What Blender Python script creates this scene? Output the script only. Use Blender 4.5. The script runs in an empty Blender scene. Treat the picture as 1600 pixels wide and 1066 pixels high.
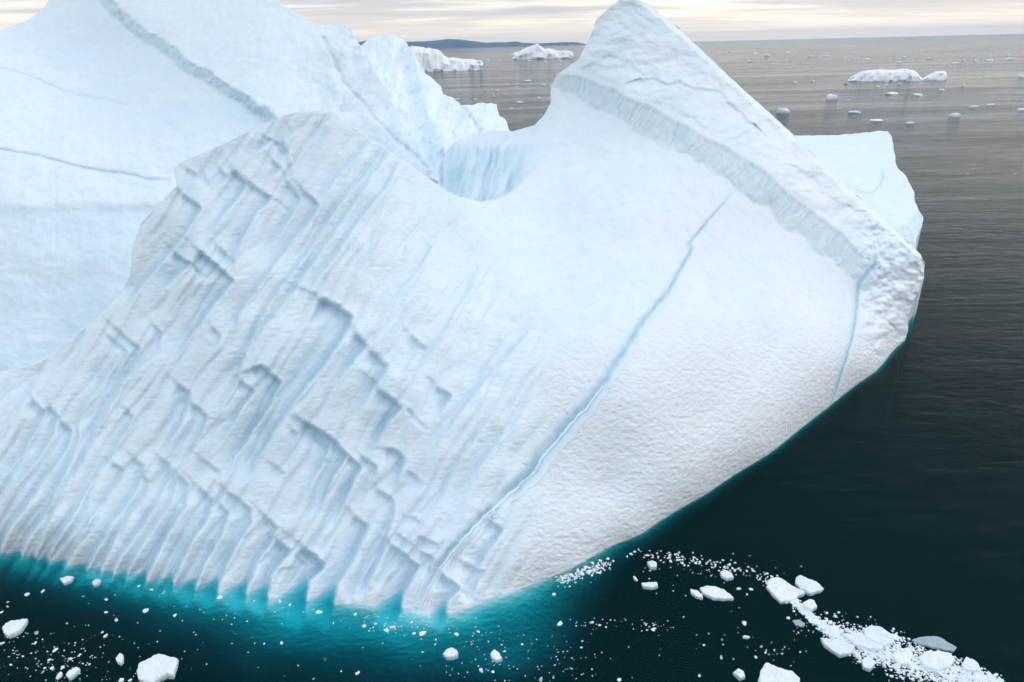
import bpy, math, random
import numpy as np
from mathutils import Vector, Matrix

random.seed(7)
R = math.radians
C = bpy.context.scene.collection
sc = bpy.context.scene

# ------------------------------------------------------------------ camera
F_PX, CX, CY = 1067.0, 800.0, 533.0        # focal length and centre in photo pixels
CAM_H, PITCH, ROLL = 40.0, R(23.42), R(1.40)
_f = np.array([0, math.cos(PITCH), -math.sin(PITCH)])
_r0 = np.array([1.0, 0, 0]); _u0 = np.cross(_r0, _f)
_r = _r0 * math.cos(ROLL) - _u0 * math.sin(ROLL)
_u = _u0 * math.cos(ROLL) + _r0 * math.sin(ROLL)
CAM = np.array([0, 0, CAM_H])
cd = bpy.data.cameras.new('camera'); cam = bpy.data.objects.new('camera', cd); C.objects.link(cam)
cd.sensor_width = 36; cd.lens = 36 * F_PX / 1600; cd.clip_start = 0.5; cd.clip_end = 120000
m = Matrix(((_r[0], _u[0], -_f[0], 0), (_r[1], _u[1], -_f[1], 0), (_r[2], _u[2], -_f[2], CAM_H), (0, 0, 0, 1)))
cam.matrix_world = m
sc.camera = cam

# ------------------------------------------------------------------ world, sun, exposure
SUN_EL, SUN_AZ = R(24), R(66)              # azimuth to the right of +Y
w = bpy.data.worlds.new('World'); sc.world = w; w.use_nodes = True
nt = w.node_tree; N = nt.nodes; L = nt.links; N.clear()
def nd(t, **k):
    n = N.new(t)
    for a, b in k.items(): setattr(n, a, b)
    return n
def val(sock, v): sock.default_value = v
out = nd('ShaderNodeOutputWorld'); bg = nd('ShaderNodeBackground'); L.new(bg.outputs[0], out.inputs[0])
sky = nd('ShaderNodeTexSky', sky_type='NISHITA', sun_disc=False, sun_elevation=SUN_EL, sun_rotation=SUN_AZ)
skys = nd('ShaderNodeVectorMath', operation='SCALE'); L.new(sky.outputs[0], skys.inputs[0]); val(skys.inputs['Scale'], 0.10)
tc = nd('ShaderNodeTexCoord'); sep = nd('ShaderNodeSeparateXYZ'); L.new(tc.outputs['Generated'], sep.inputs[0])
def mth(op, a, b=None, c=None, clamp=False):
    n = nd('ShaderNodeMath', operation=op, use_clamp=clamp)
    for i, x in enumerate((a, b, c)):
        if x is None: continue
        if hasattr(x, 'links'): L.new(x, n.inputs[i])
        else: n.inputs[i].default_value = x
    return n.outputs[0]
zz = mth('MAXIMUM', sep.outputs[2], 0.0)
den = mth('ADD', zz, 0.05)
cxn = mth('DIVIDE', sep.outputs[0], den); cyn = mth('DIVIDE', sep.outputs[1], den)
cmb = nd('ShaderNodeCombineXYZ'); L.new(cxn, cmb.inputs[0]); L.new(cyn, cmb.inputs[1])
def noise(vec, scale, detail, rough=.55, dist=0.0, vscale=(1, 1, 1), loc=(0, 0, 0)):
    mp = nd('ShaderNodeMapping'); L.new(vec, mp.inputs[0]); val(mp.inputs['Scale'], vscale); val(mp.inputs['Location'], loc)
    n = nd('ShaderNodeTexNoise'); L.new(mp.outputs[0], n.inputs['Vector'])
    val(n.inputs['Scale'], scale); val(n.inputs['Detail'], detail); val(n.inputs['Roughness'], rough); val(n.inputs['Distortion'], dist)
    return n.outputs['Fac']
def ramp(fac, stops):
    n = nd('ShaderNodeValToRGB'); L.new(fac, n.inputs[0]); e = n.color_ramp.elements
    while len(e) < len(stops): e.new(.5)
    for i, (p, c) in enumerate(stops): e[i].position = p; e[i].color = (*c, 1)
    return n.outputs[0]
def mixc(fac, a, b, mode='MIX'):
    n = nd('ShaderNodeMix', data_type='RGBA', blend_type=mode)
    if hasattr(fac, 'links'): L.new(fac, n.inputs[0])
    else: n.inputs[0].default_value = fac
    for s, x in ((n.inputs[6], a), (n.inputs[7], b)):
        if hasattr(x, 'links'): L.new(x, s)
        else: s.default_value = (*x, 1)
    return n.outputs[2]
n1 = noise(cmb.outputs[0], 0.30, 7, .55, .6, (0.55, 1.0, 1), (3.1, 1.7, 0))
n2 = noise(cmb.outputs[0], 1.1, 6, .6, .4, (0.30, 1.0, 1), (8, 2, 0))
nn = mth('ADD', mth('MULTIPLY', n1, .55), mth('MULTIPLY', n2, .45))
low = ramp(nn, [(.40, (.64, .63, .66)), (.48, (.80, .78, .78)), (.525, (1.06, .99, .88)), (.60, (1.18, 1.13, 1.04))])
high = ramp(n1, [(.30, (.90, .985, 1.10)), (.7, (1.03, 1.11, 1.22))])
cloud = mixc(mth('MULTIPLY_ADD', zz, 2.4, -.14, clamp=True), low, high)
hz = mth('SUBTRACT', 1.0, mth('MULTIPLY', zz, 22.0), clamp=True)
cloud = mixc(mth('MULTIPLY', hz, .8), cloud, (1.55, 1.28, .95))
# brighter towards where the sun stands behind the cloud deck, on the right
dot = nd('ShaderNodeVectorMath', operation='DOT_PRODUCT'); L.new(tc.outputs['Generated'], dot.inputs[0])
dot.inputs[1].default_value = (math.sin(SUN_AZ) * math.cos(SUN_EL), math.cos(SUN_AZ) * math.cos(SUN_EL), math.sin(SUN_EL))
glow = mth('MULTIPLY_ADD', mth('MULTIPLY_ADD', dot.outputs['Value'], .5, .5), .10, .96)
gs = nd('ShaderNodeVectorMath', operation='SCALE'); L.new(cloud, gs.inputs[0]); L.new(glow, gs.inputs['Scale'])
L.new(mixc(.90, skys.outputs[0], gs.outputs[0]), bg.inputs[0]); val(bg.inputs[1], 1.0)

sd = bpy.data.lights.new('sun', 'SUN'); sun = bpy.data.objects.new('sun', sd); C.objects.link(sun)
sd.energy = 0.7; sd.angle = R(16); sd.color = (1.0, .94, .85)
dirv = Vector((math.sin(SUN_AZ) * math.cos(SUN_EL), math.cos(SUN_AZ) * math.cos(SUN_EL), math.sin(SUN_EL)))
sun.rotation_euler = dirv.to_track_quat('Z', 'Y').to_euler(); sun.location = (60, 80, 120)
sc.view_settings.view_transform = 'Standard'; sc.view_settings.look = 'None'
sc.view_settings.exposure = 0.10; sc.view_settings.gamma = 1; sc.view_settings.use_curve_mapping = False
sc.render.engine = 'CYCLES'
cy = sc.cycles
cy.use_denoising = True
cy.max_bounces = 10; cy.diffuse_bounces = 7; cy.glossy_bounces = 3; cy.transmission_bounces = 4
cy.transparent_max_bounces = 12; cy.volume_bounces = 0; cy.caustics_reflective = False; cy.caustics_refractive = False

# ------------------------------------------------------------------ helpers
def ray(px, py):
    """direction with unit depth along the optical axis, for photo pixel(s)"""
    u = (np.asarray(px, float) - CX) / F_PX; v = -(np.asarray(py, float) - CY) / F_PX
    return u[..., None] * _r + v[..., None] * _u + _f
def depth_z(px, py, z):
    return (z - CAM_H) / ray(px, py)[..., 2]
def depth_y(px, py, Y):
    return Y / ray(px, py)[..., 1]
def on_water(px, py, z=0.0):
    px, py = np.asarray(px, float), np.asarray(py, float); return CAM + ray(px, py) * depth_z(px, py, z)[..., None]
def tag(o, label=None, cat=None, group=None, kind=None):
    if label: o['label'] = label
    if cat: o['category'] = cat
    if group: o['group'] = group
    if kind: o['kind'] = kind
    return o
def empty(name, loc=(0, 0, 0)):
    o = bpy.data.objects.new(name, None); o.location = loc; C.objects.link(o); return o
def mesh_np(name, V, quads, tris=None, mat=None, smooth=True, attrs=None, parent=None, link=True):
    me = bpy.data.meshes.new(name); nv = len(V)
    nq = 0 if quads is None else len(quads); ntr = 0 if tris is None else len(tris)
    me.vertices.add(nv); me.vertices.foreach_set('co', np.asarray(V, np.float32).ravel())
    idx = np.concatenate([a.ravel() for a, n in ((quads, nq), (tris, ntr)) if n]).astype(np.int32)
    me.loops.add(len(idx)); me.loops.foreach_set('vertex_index', idx)
    me.polygons.add(nq + ntr)
    st = np.concatenate([np.arange(nq) * 4, nq * 4 + np.arange(ntr) * 3]).astype(np.int32)
    me.polygons.foreach_set('loop_start', st)
    me.polygons.foreach_set('use_smooth', np.full(nq + ntr, bool(smooth)))
    me.update(calc_edges=True)
    if attrs:
        for k, a in attrs.items():
            at = me.attributes.new(k, 'FLOAT', 'POINT'); at.data.foreach_set('value', np.asarray(a, np.float32))
    if mat: me.materials.append(mat)
    o = bpy.data.objects.new(name, me)
    if parent: o.parent = parent
    if link: C.objects.link(o)
    return o

# gradient noise
_rng = np.random.RandomState(11)
_perm = np.tile(_rng.permutation(512), 3)
_ang = _rng.rand(512) * 2 * np.pi; _gx, _gy = np.cos(_ang), np.sin(_ang)
def perlin(x, y, seed=0):
    x = np.asarray(x, float); y = np.asarray(y, float)
    xi = np.floor(x).astype(int); yi = np.floor(y).astype(int); xf = x - xi; yf = y - yi
    def g(ix, iy, dx, dy):
        h = _perm[(_perm[(ix + seed * 37) & 511] + iy) & 511]
        return _gx[h] * dx + _gy[h] * dy
    u = xf * xf * xf * (xf * (xf * 6 - 15) + 10); v = yf * yf * yf * (yf * (yf * 6 - 15) + 10)
    a = g(xi, yi, xf, yf); b = g(xi + 1, yi, xf - 1, yf); c = g(xi, yi + 1, xf, yf - 1); d = g(xi + 1, yi + 1, xf - 1, yf - 1)
    return (a + (b - a) * u) * (1 - v) + (c + (d - c) * u) * v
def fbm(x, y, o=4, seed=0, g=.5):
    s = 0; a = 1; t = 0
    for i in range(o): s = s + a * perlin(x * 2 ** i, y * 2 ** i, seed + i); t += a; a *= g
    return s / t * 1.6
def sstep(a, b, x):
    t = np.clip((x - a) / (b - a), 0, 1); return t * t * (3 - 2 * t)
def blur(A, s):
    r = max(1, int(3 * s)); k = np.exp(-.5 * (np.arange(-r, r + 1) / s) ** 2); k /= k.sum()
    B = np.pad(A, r, mode='edge')
    B = sum(k[i] * B[i:i + A.shape[0], :] for i in range(2 * r + 1))
    return sum(k[i] * B[:, i:i + A.shape[1]] for i in range(2 * r + 1))
def polydist(X, Y, pts):
    """distance, signed side (+ = right hand side while walking, image axes), parameter"""
    best = np.full(X.shape, 1e9); side = np.zeros(X.shape); par = np.zeros(X.shape)
    for i in range(len(pts) - 1):
        ax, ay = pts[i][:2]; bx, by = pts[i + 1][:2]; dx, dy = bx - ax, by - ay; LL = dx * dx + dy * dy + 1e-9
        t = np.clip(((X - ax) * dx + (Y - ay) * dy) / LL, 0, 1)
        ex = X - ax - t * dx; ey = Y - ay - t * dy; d = np.hypot(ex, ey)
        cr = dx * (Y - ay) - dy * (X - ax)
        m = d < best - 1e-6
        # at shared corners decide by the locally averaged direction
        best = np.where(m, d, best); side = np.where(m, cr / math.sqrt(LL), side); par = np.where(m, i + t, par)
    return best, side, par
def inside(X, Y, poly):
    r = np.zeros(X.shape, bool); n = len(poly)
    for i in range(n):
        x1, y1 = poly[i]; x2, y2 = poly[(i + 1) % n]
        if y1 == y2: continue
        c = ((y1 > Y) != (y2 > Y)) & (X < (x2 - x1) * (Y - y1) / (y2 - y1) + x1); r ^= c
    return r
def tps(ctrl):
    """ctrl: (px, py, camera depth); thin plate spline of the inverse depth (planes stay planes)"""
    c = np.array(ctrl, float); P = c[:, :2] / 1000; W = 1 / c[:, 2]; n = len(P)
    def K(r2): return np.where(r2 > 0, r2 * np.log(r2 + 1e-20), 0)
    A = np.zeros((n + 3, n + 3)); D = ((P[:, None] - P[None]) ** 2).sum(-1)
    A[:n, :n] = K(D) + np.eye(n) * 2e-3; A[:n, n] = 1; A[:n, n + 1:] = P; A[n, :n] = 1; A[n + 1:, :n] = P.T
    s = np.linalg.solve(A, np.concatenate([W, np.zeros(3)]))
    def f(X, Y):
        x = X / 1000; y = Y / 1000; r = s[n] + s[n + 1] * x + s[n + 2] * y
        for i in range(n): r = r + s[i] * K((x - P[i, 0]) ** 2 + (y - P[i, 1]) ** 2)
        return 1 / np.maximum(r, 1e-4)
    return f
def ctrl(lst):
    o = []
    for x, y, k, v in lst:
        x_, y_ = np.array(float(x)), np.array(float(y))
        o.append((x, y, float(depth_y(x_, y_, v) if k == 'Y' else depth_z(x_, y_, v))))
    return o
def rough_line(pts, amp, wl, seed, sub=6.0):
    """resample an outline and make it uneven"""
    o = []
    for i in range(len(pts) - 1):
        a = np.array(pts[i], float); b = np.array(pts[i + 1], float); n = max(1, int(np.hypot(*(b - a)) / sub))
        for k in range(n): o.append(a + (b - a) * k / n)
    o.append(np.array(pts[-1], float)); o = np.array(o)
    s = np.arange(len(o)) * sub
    o[1:-1, 0] += (amp * fbm(s / wl, s * 0 + 3.3, 3, seed))[1:-1]; o[1:-1, 1] += (amp * fbm(s / wl, s * 0 + 9.7, 3, seed + 5))[1:-1]
    return [tuple(p) for p in o]

class Sheet:
    """a piece of the iceberg: a dense surface plus a back that gives it real thickness"""
    def __init__(s, poly, step):
        s.poly = poly; s.step = step; P = np.array(poly)
        s.x0, s.y0 = P.min(0) - 2 * step; x1, y1 = P.max(0) + 2 * step
        s.X, s.Y = np.meshgrid(np.arange(s.x0, x1, step), np.arange(s.y0, y1, step))
    def sample(s, A, px, py):
        fx = np.clip((np.asarray(px) - s.x0) / s.step, 0, A.shape[1] - 1.01); fy = np.clip((np.asarray(py) - s.y0) / s.step, 0, A.shape[0] - 1.01)
        i = fx.astype(int); j = fy.astype(int); u = fx - i; v = fy - j
        return (A[j, i] * (1 - u) + A[j, i + 1] * u) * (1 - v) + (A[j + 1, i] * (1 - u) + A[j + 1, i + 1] * u) * v
    def build(s, name, D, mat, attrs, back=12.0, parent=None, bottom=-18.0):
        X, Y, st = s.X, s.Y, s.step; H, W = X.shape
        ins = inside(X, Y, s.poly)
        # keep cells with at least one inside corner, snap outside corners to the outline
        cell = ins[:-1, :-1] | ins[1:, :-1] | ins[:-1, 1:] | ins[1:, 1:]
        use = np.zeros((H, W), bool)
        for a, b in ((0, 0), (1, 0), (0, 1), (1, 1)):
            use[a:H - 1 + a, b:W - 1 + b] |= cell
        snap = use & ~ins
        sx, sy = X[snap], Y[snap]; bd = np.full(sx.shape, 1e9); nx, ny = sx.copy(), sy.copy(); n = len(s.poly)
        for i in range(n):
            ax, ay = s.poly[i]; bx, by = s.poly[(i + 1) % n]; dx, dy = bx - ax, by - ay; LL = dx * dx + dy * dy + 1e-9
            t = np.clip(((sx - ax) * dx + (sy - ay) * dy) / LL, 0, 1); qx = ax + t * dx; qy = ay + t * dy
            d = np.hypot(sx - qx, sy - qy); mm = d < bd; bd[mm] = d[mm]; nx[mm] = qx[mm]; ny[mm] = qy[mm]
        X2 = X.copy(); Y2 = Y.copy(); X2[snap] = nx; Y2[snap] = ny
        D2 = D.copy(); D2[snap] = s.sample(D, nx, ny)
        ids = -np.ones((H, W), int); ids[use] = np.arange(use.sum())
        P = CAM + ray(X2[use], Y2[use]) * D2[use][:, None]
        j, i = np.nonzero(cell)
        q = np.stack([ids[j + 1, i], ids[j + 1, i + 1], ids[j, i + 1], ids[j, i]], 1)
        # boundary edges
        e = np.concatenate([q[:, [0, 1]], q[:, [1, 2]], q[:, [2, 3]], q[:, [3, 0]]])
        key = np.minimum(e[:, 0], e[:, 1]) * (len(P) + 1) + np.maximum(e[:, 0], e[:, 1])
        _, idx, cnt = np.unique(key, return_index=True, return_counts=True)
        be = e[idx[cnt == 1]]; bv = np.unique(be); mp = -np.ones(len(P), int); mp[bv] = np.arange(len(bv))
        b0 = P[bv]; away = b0 - CAM; away[:, 2] = 0; away /= np.linalg.norm(away, axis=1)[:, None]
        rings = []
        for dd, dz in ((.35, -.02), (1.0, -.35), (2.5, -1.6), (back * .5, -6.0)):
            r = b0 + away * dd; r[:, 2] += dz; rings.append(r)
        r = b0 + away * back; r[:, 2] = np.minimum(b0[:, 2] - 10, bottom - 25); rings.append(r)
        V = [P]; base = len(P); prev = bv; Q = [q]
        for r in rings:
            V.append(r); cur = base + np.arange(len(bv)); base += len(bv)
            pm = np.empty(len(P), int); pm[bv] = prev; cm = np.empty(len(P), int); cm[bv] = cur
            Q.append(np.stack([pm[be[:, 1]], pm[be[:, 0]], cm[be[:, 0]], cm[be[:, 1]]], 1)); prev = cur
        V = np.concatenate(V); Q = np.concatenate(Q)
        at = {}
        for k, A in attrs.items():
            a = A[use]; at[k] = np.concatenate([a] + [a[bv]] * len(rings))
        return mesh_np(name, V, Q, None, mat, True, at, parent)

# ------------------------------------------------------------------ materials
def new_mat(name):
    global nt, N, L
    m = bpy.data.materials.new(name); m.use_nodes = True; nt = m.node_tree; N = nt.nodes; L = nt.links; N.clear()
    return m, nd('ShaderNodeOutputMaterial')
def attr(name):
    a = nd('ShaderNodeAttribute', attribute_name=name); return a.outputs['Fac']
def bump(h, strength, dist, nrm=None):
    b = nd('ShaderNodeBump'); L.new(h, b.inputs['Height']); b.inputs['Distance'].default_value = dist
    if hasattr(strength, 'links'): L.new(strength, b.inputs['Strength'])
    else: b.inputs['Strength'].default_value = strength
    if nrm is not None: L.new(nrm, b.inputs['Normal'])
    return b.outputs[0]
def pos():
    return nd('ShaderNodeNewGeometry').outputs['Position']
def voro(vec, scale, vscale=(1, 1, 1), feature='SMOOTH_F1'):
    mp = nd('ShaderNodeMapping'); L.new(vec, mp.inputs[0]); val(mp.inputs['Scale'], vscale)
    v = nd('ShaderNodeTexVoronoi', feature=feature); L.new(mp.outputs[0], v.inputs['Vector']); val(v.inputs['Scale'], scale)
    if feature == 'SMOOTH_F1': val(v.inputs['Smoothness'], .35)
    return v.outputs['Distance']

ICE, o_ = new_mat('glacier_ice')
p = pos(); pr = nd('ShaderNodeBsdfPrincipled'); L.new(pr.outputs[0], o_.inputs[0])
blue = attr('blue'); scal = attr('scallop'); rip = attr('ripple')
tint = noise(p, .12, 4, .5)
base = mixc(ramp(tint, [(.35, (0, 0, 0)), (.7, (1, 1, 1))]), (.775, .87, .945), (.835, .895, .945))
strk = noise(p, 1.0, 5, .6, .6, (.9, .9, .16)); base = mixc(ramp(strk, [(.42, (0, 0, 0)), (.75, (1, 1, 1))]), base, (.73, .83, .90))
base = mixc(rip, base, (.755, .795, .825))
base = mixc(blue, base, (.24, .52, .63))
L.new(base, pr.inputs['Base Color']); val(pr.inputs['Roughness'], .55); val(pr.inputs['IOR'], 1.31)
val(pr.inputs['Specular IOR Level'], .35); val(pr.inputs['Subsurface Weight'], 0); val(pr.inputs['Subsurface Radius'], (.12, .45, .8)); val(pr.inputs['Subsurface Scale'], .5)
wob = nd('ShaderNodeVectorMath', operation='MULTIPLY_ADD')
nz = nd('ShaderNodeTexNoise'); L.new(p, nz.inputs['Vector']); val(nz.inputs['Scale'], .9); val(nz.inputs['Detail'], 2)
L.new(nz.outputs['Color'], wob.inputs[0]); wob.inputs[1].default_value = (.8, .8, .8); L.new(p, wob.inputs[2])
v1 = voro(wob.outputs[0], 1.55, (.75, 1, 1.5)); v2 = voro(wob.outputs[0], 3.4, (.8, 1, 1.4))
b1 = bump(mth('MULTIPLY', v1, scal), .6, .085)
b2 = bump(mth('MULTIPLY', v2, scal), .5, .035, b1)
fine = noise(p, 5.0, 5, .6)
b3 = bump(fine, .3, .04, b2)
big = noise(p, .7, 3, .5)
b4 = bump(big, .3, .10, b3)
L.new(b4, pr.inputs['Normal'])

SNOW, o_ = new_mat('floating_ice')
p = pos(); pr = nd('ShaderNodeBsdfPrincipled'); L.new(pr.outputs[0], o_.inputs[0])
oi = nd('ShaderNodeObjectInfo')
base = mixc(noise(p, 1.7, 4, .6), (.74, .80, .85), (.88, .91, .93))
base = mixc(mth('MULTIPLY', oi.outputs['Random'], .35), base, (.60, .74, .80))
L.new(base, pr.inputs['Base Color']); val(pr.inputs['Roughness'], .5)
L.new(bump(noise(p, 4.5, 5, .6), .6, .12), pr.inputs['Normal'])

FARICE, o_ = new_mat('distant_ice')
p = pos(); pr = nd('ShaderNodeBsdfPrincipled'); L.new(pr.outputs[0], o_.inputs[0])
base = mixc(noise(p, .05, 5, .65), (.74, .78, .82), (.90, .91, .91)); L.new(base, pr.inputs['Base Color']); val(pr.inputs['Roughness'], .6)
L.new(bump(noise(p, .10, 5, .6), .6, 1.5), pr.inputs['Normal'])

GREY, o_ = new_mat('clear_waterlogged_ice')
p = pos(); pr = nd('ShaderNodeBsdfPrincipled'); L.new(pr.outputs[0], o_.inputs[0])
L.new(mixc(noise(p, 2.0, 4, .6), (.20, .30, .34), (.42, .50, .54)), pr.inputs['Base Color']); val(pr.inputs['Roughness'], .3)

DARK, o_ = new_mat('dark_ice')
pr = nd('ShaderNodeBsdfPrincipled'); L.new(pr.outputs[0], o_.inputs[0]); L.new(mixc(noise(pos(), 3, 3), (.03, .04, .04), (.09, .09, .08)), pr.inputs['Base Color'])
val(pr.inputs['Roughness'], .4)

HILL, o_ = new_mat('hill_rock')
pr = nd('ShaderNodeBsdfPrincipled'); L.new(pr.outputs[0], o_.inputs[0]); p = pos()
L.new(mixc(ramp(noise(p, .0012, 6, .65), [(.4, (0, 0, 0)), (.65, (1, 1, 1))]), (.03, .04, .05), (.09, .09, .09)), pr.inputs['Base Color']); val(pr.inputs['Roughness'], .9)

SEA, o_ = new_mat('sea_water')
p = pos()
slickv = noise(p, 1.0, 6, .62, .6, (.0030, .020, 0)); slickv = ramp(slickv, [(.36, (0, 0, 0)), (.60, (1, 1, 1))])
slick = noise(p, 1.0, 5, .6, .5, (.0035, .022, 0)); slick = ramp(slick, [(.38, (.25, .25, .25)), (.62, (1, 1, 1))])
slick2 = ramp(noise(p, 1.0, 3, .5, 0, (.010, .014, 0), (5, 2, 0)), [(.35, (.45, .45, .45)), (.6, (1, 1, 1))])
amp = mth('MULTIPLY', slick, slick2)
wv1 = noise(p, 1.0, 5, .62, .3, (.30, .62, 0)); wv2 = noise(p, 1.0, 3, .5, 0, (.07, .13, 0), (3, 1, 0))
hh = mth('ADD', mth('MULTIPLY', wv1, .48), mth('MULTIPLY', wv2, .5))
wv3 = noise(p, 1.0, 3, .6, .2, (1.1, 2.2, 0), (1, 7, 0)); hh = mth('ADD', hh, mth('MULTIPLY', wv3, .10))
bn = bump(mth('MULTIPLY', hh, amp), 1.0, 1.2)
geo = nd('ShaderNodeNewGeometry'); dt = nd('ShaderNodeVectorMath', operation='DOT_PRODUCT'); bn2 = bump(mth('MULTIPLY', hh, amp), 1.0, .80); L.new(geo.outputs['Incoming'], dt.inputs[0]); L.new(bn2, dt.inputs[1])
cosv = mth('SUBTRACT', 1.0, mth('MAXIMUM', dt.outputs['Value'], 0.0), clamp=True)
frv = mth('MULTIPLY_ADD', mth('POWER', cosv, 6.8), mth('MULTIPLY_ADD', slickv, -.26, .86), .004, clamp=True)   # wave-averaged reflectance of open water
gl = nd('ShaderNodeBsdfGlossy'); val(gl.inputs['Roughness'], .06); L.new(bn, gl.inputs['Normal']); val(gl.inputs['Color'], (.92, .92, .92, 1))
tr = nd('ShaderNodeBsdfTransparent'); df = nd('ShaderNodeBsdfDiffuse'); val(df.inputs['Color'], (.0003, .0115, .0130, 1))
ad = nd('ShaderNodeAddShader'); L.new(tr.outputs[0], ad.inputs[0]); L.new(df.outputs[0], ad.inputs[1])
mx = nd('ShaderNodeMixShader'); L.new(frv, mx.inputs[0]); L.new(ad.outputs[0], mx.inputs[1]); L.new(gl.outputs[0], mx.inputs[2])
L.new(mx.outputs[0], o_.inputs['Surface'])
ab = nd('ShaderNodeVolumeAbsorption'); val(ab.inputs['Color'], (.0, .850, .868, 1)); val(ab.inputs['Density'], .95); L.new(ab.outputs[0], o_.inputs['Volume'])

SEABED, o_ = new_mat('deep_water_floor')
df = nd('ShaderNodeBsdfDiffuse'); val(df.inputs['Color'], (.01, .02, .02, 1)); L.new(df.outputs[0], o_.inputs[0])

# ------------------------------------------------------------------ sea
S = 32000.0
V = np.array([(-S, -2000, -70), (S, -2000, -70), (S, S, -70), (-S, S, -70), (-S, -2000, 0), (S, -2000, 0), (S, S, 0), (-S, S, 0)], float)
Qd = np.array([(0, 3, 2, 1), (4, 5, 6, 7), (0, 1, 5, 4), (1, 2, 6, 5), (2, 3, 7, 6), (3, 0, 4, 7)])
tag(mesh_np('sea', V, Qd, None, SEA, False), kind='structure')
V2 = np.array([(-S, -2000, -69), (S, -2000, -69), (S, S, -69), (-S, S, -69)], float)
tag(mesh_np('sea_floor', V2, np.array([(0, 1, 2, 3)]), None, SEABED, False), kind='structure')

# ------------------------------------------------------------------ the iceberg
berg = empty('iceberg', (0, 75, 0))
tag(berg, 'huge pale iceberg with a grooved terraced face and a sharp leaning peak', 'iceberg')
bpy.context.view_layer.update()
def adopt(o):
    o.parent = berg; o.matrix_parent_inverse = berg.matrix_world.inverted(); return o

ridge = [(980, -7), (1010, 6), (1060, 44), (1110, 91), (1150, 129), (1190, 165), (1240, 211), (1300, 270), (1360, 325), (1410, 370), (1438, 398)]
poly = rough_line([(-70, 600), (0, 583), (50, 571), (72, 562), (100, 537), (150, 500), (188, 462), (204, 430), (207, 385), (220, 350), (262, 305), (277, 290), (271, 262), (290, 250), (335, 231), (400, 200), (435, 183), (470, 174), (500, 174), (525, 181), (560, 205), (600, 231), (650, 265), (684, 290)], 1.5, 30, 1)
poly += rough_line([(686, 270), (690, 250), (697, 235), (715, 218), (740, 208), (770, 204), (800, 206)], 2, 14, 2)
poly += rough_line([(835, 196), (850, 180), (862, 160), (861, 138), (870, 117), (905, 92), (917, 66), (925, 50), (931, 33), (945, 18), (965, 2)], 2.5, 14, 3)
poly += rough_line(ridge, 1.5, 24, 4, 4.0)
poly += rough_line([(1445, 412), (1443, 432), (1436, 456), (1424, 478), (1419, 492), (1420, 512), (1414, 530), (1412, 545)], 3, 12, 5)
poly += [(1412, 600), (1380, 680), (1250, 800), (1100, 930), (950, 1040), (850, 1220), (-70, 1220)]

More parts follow.
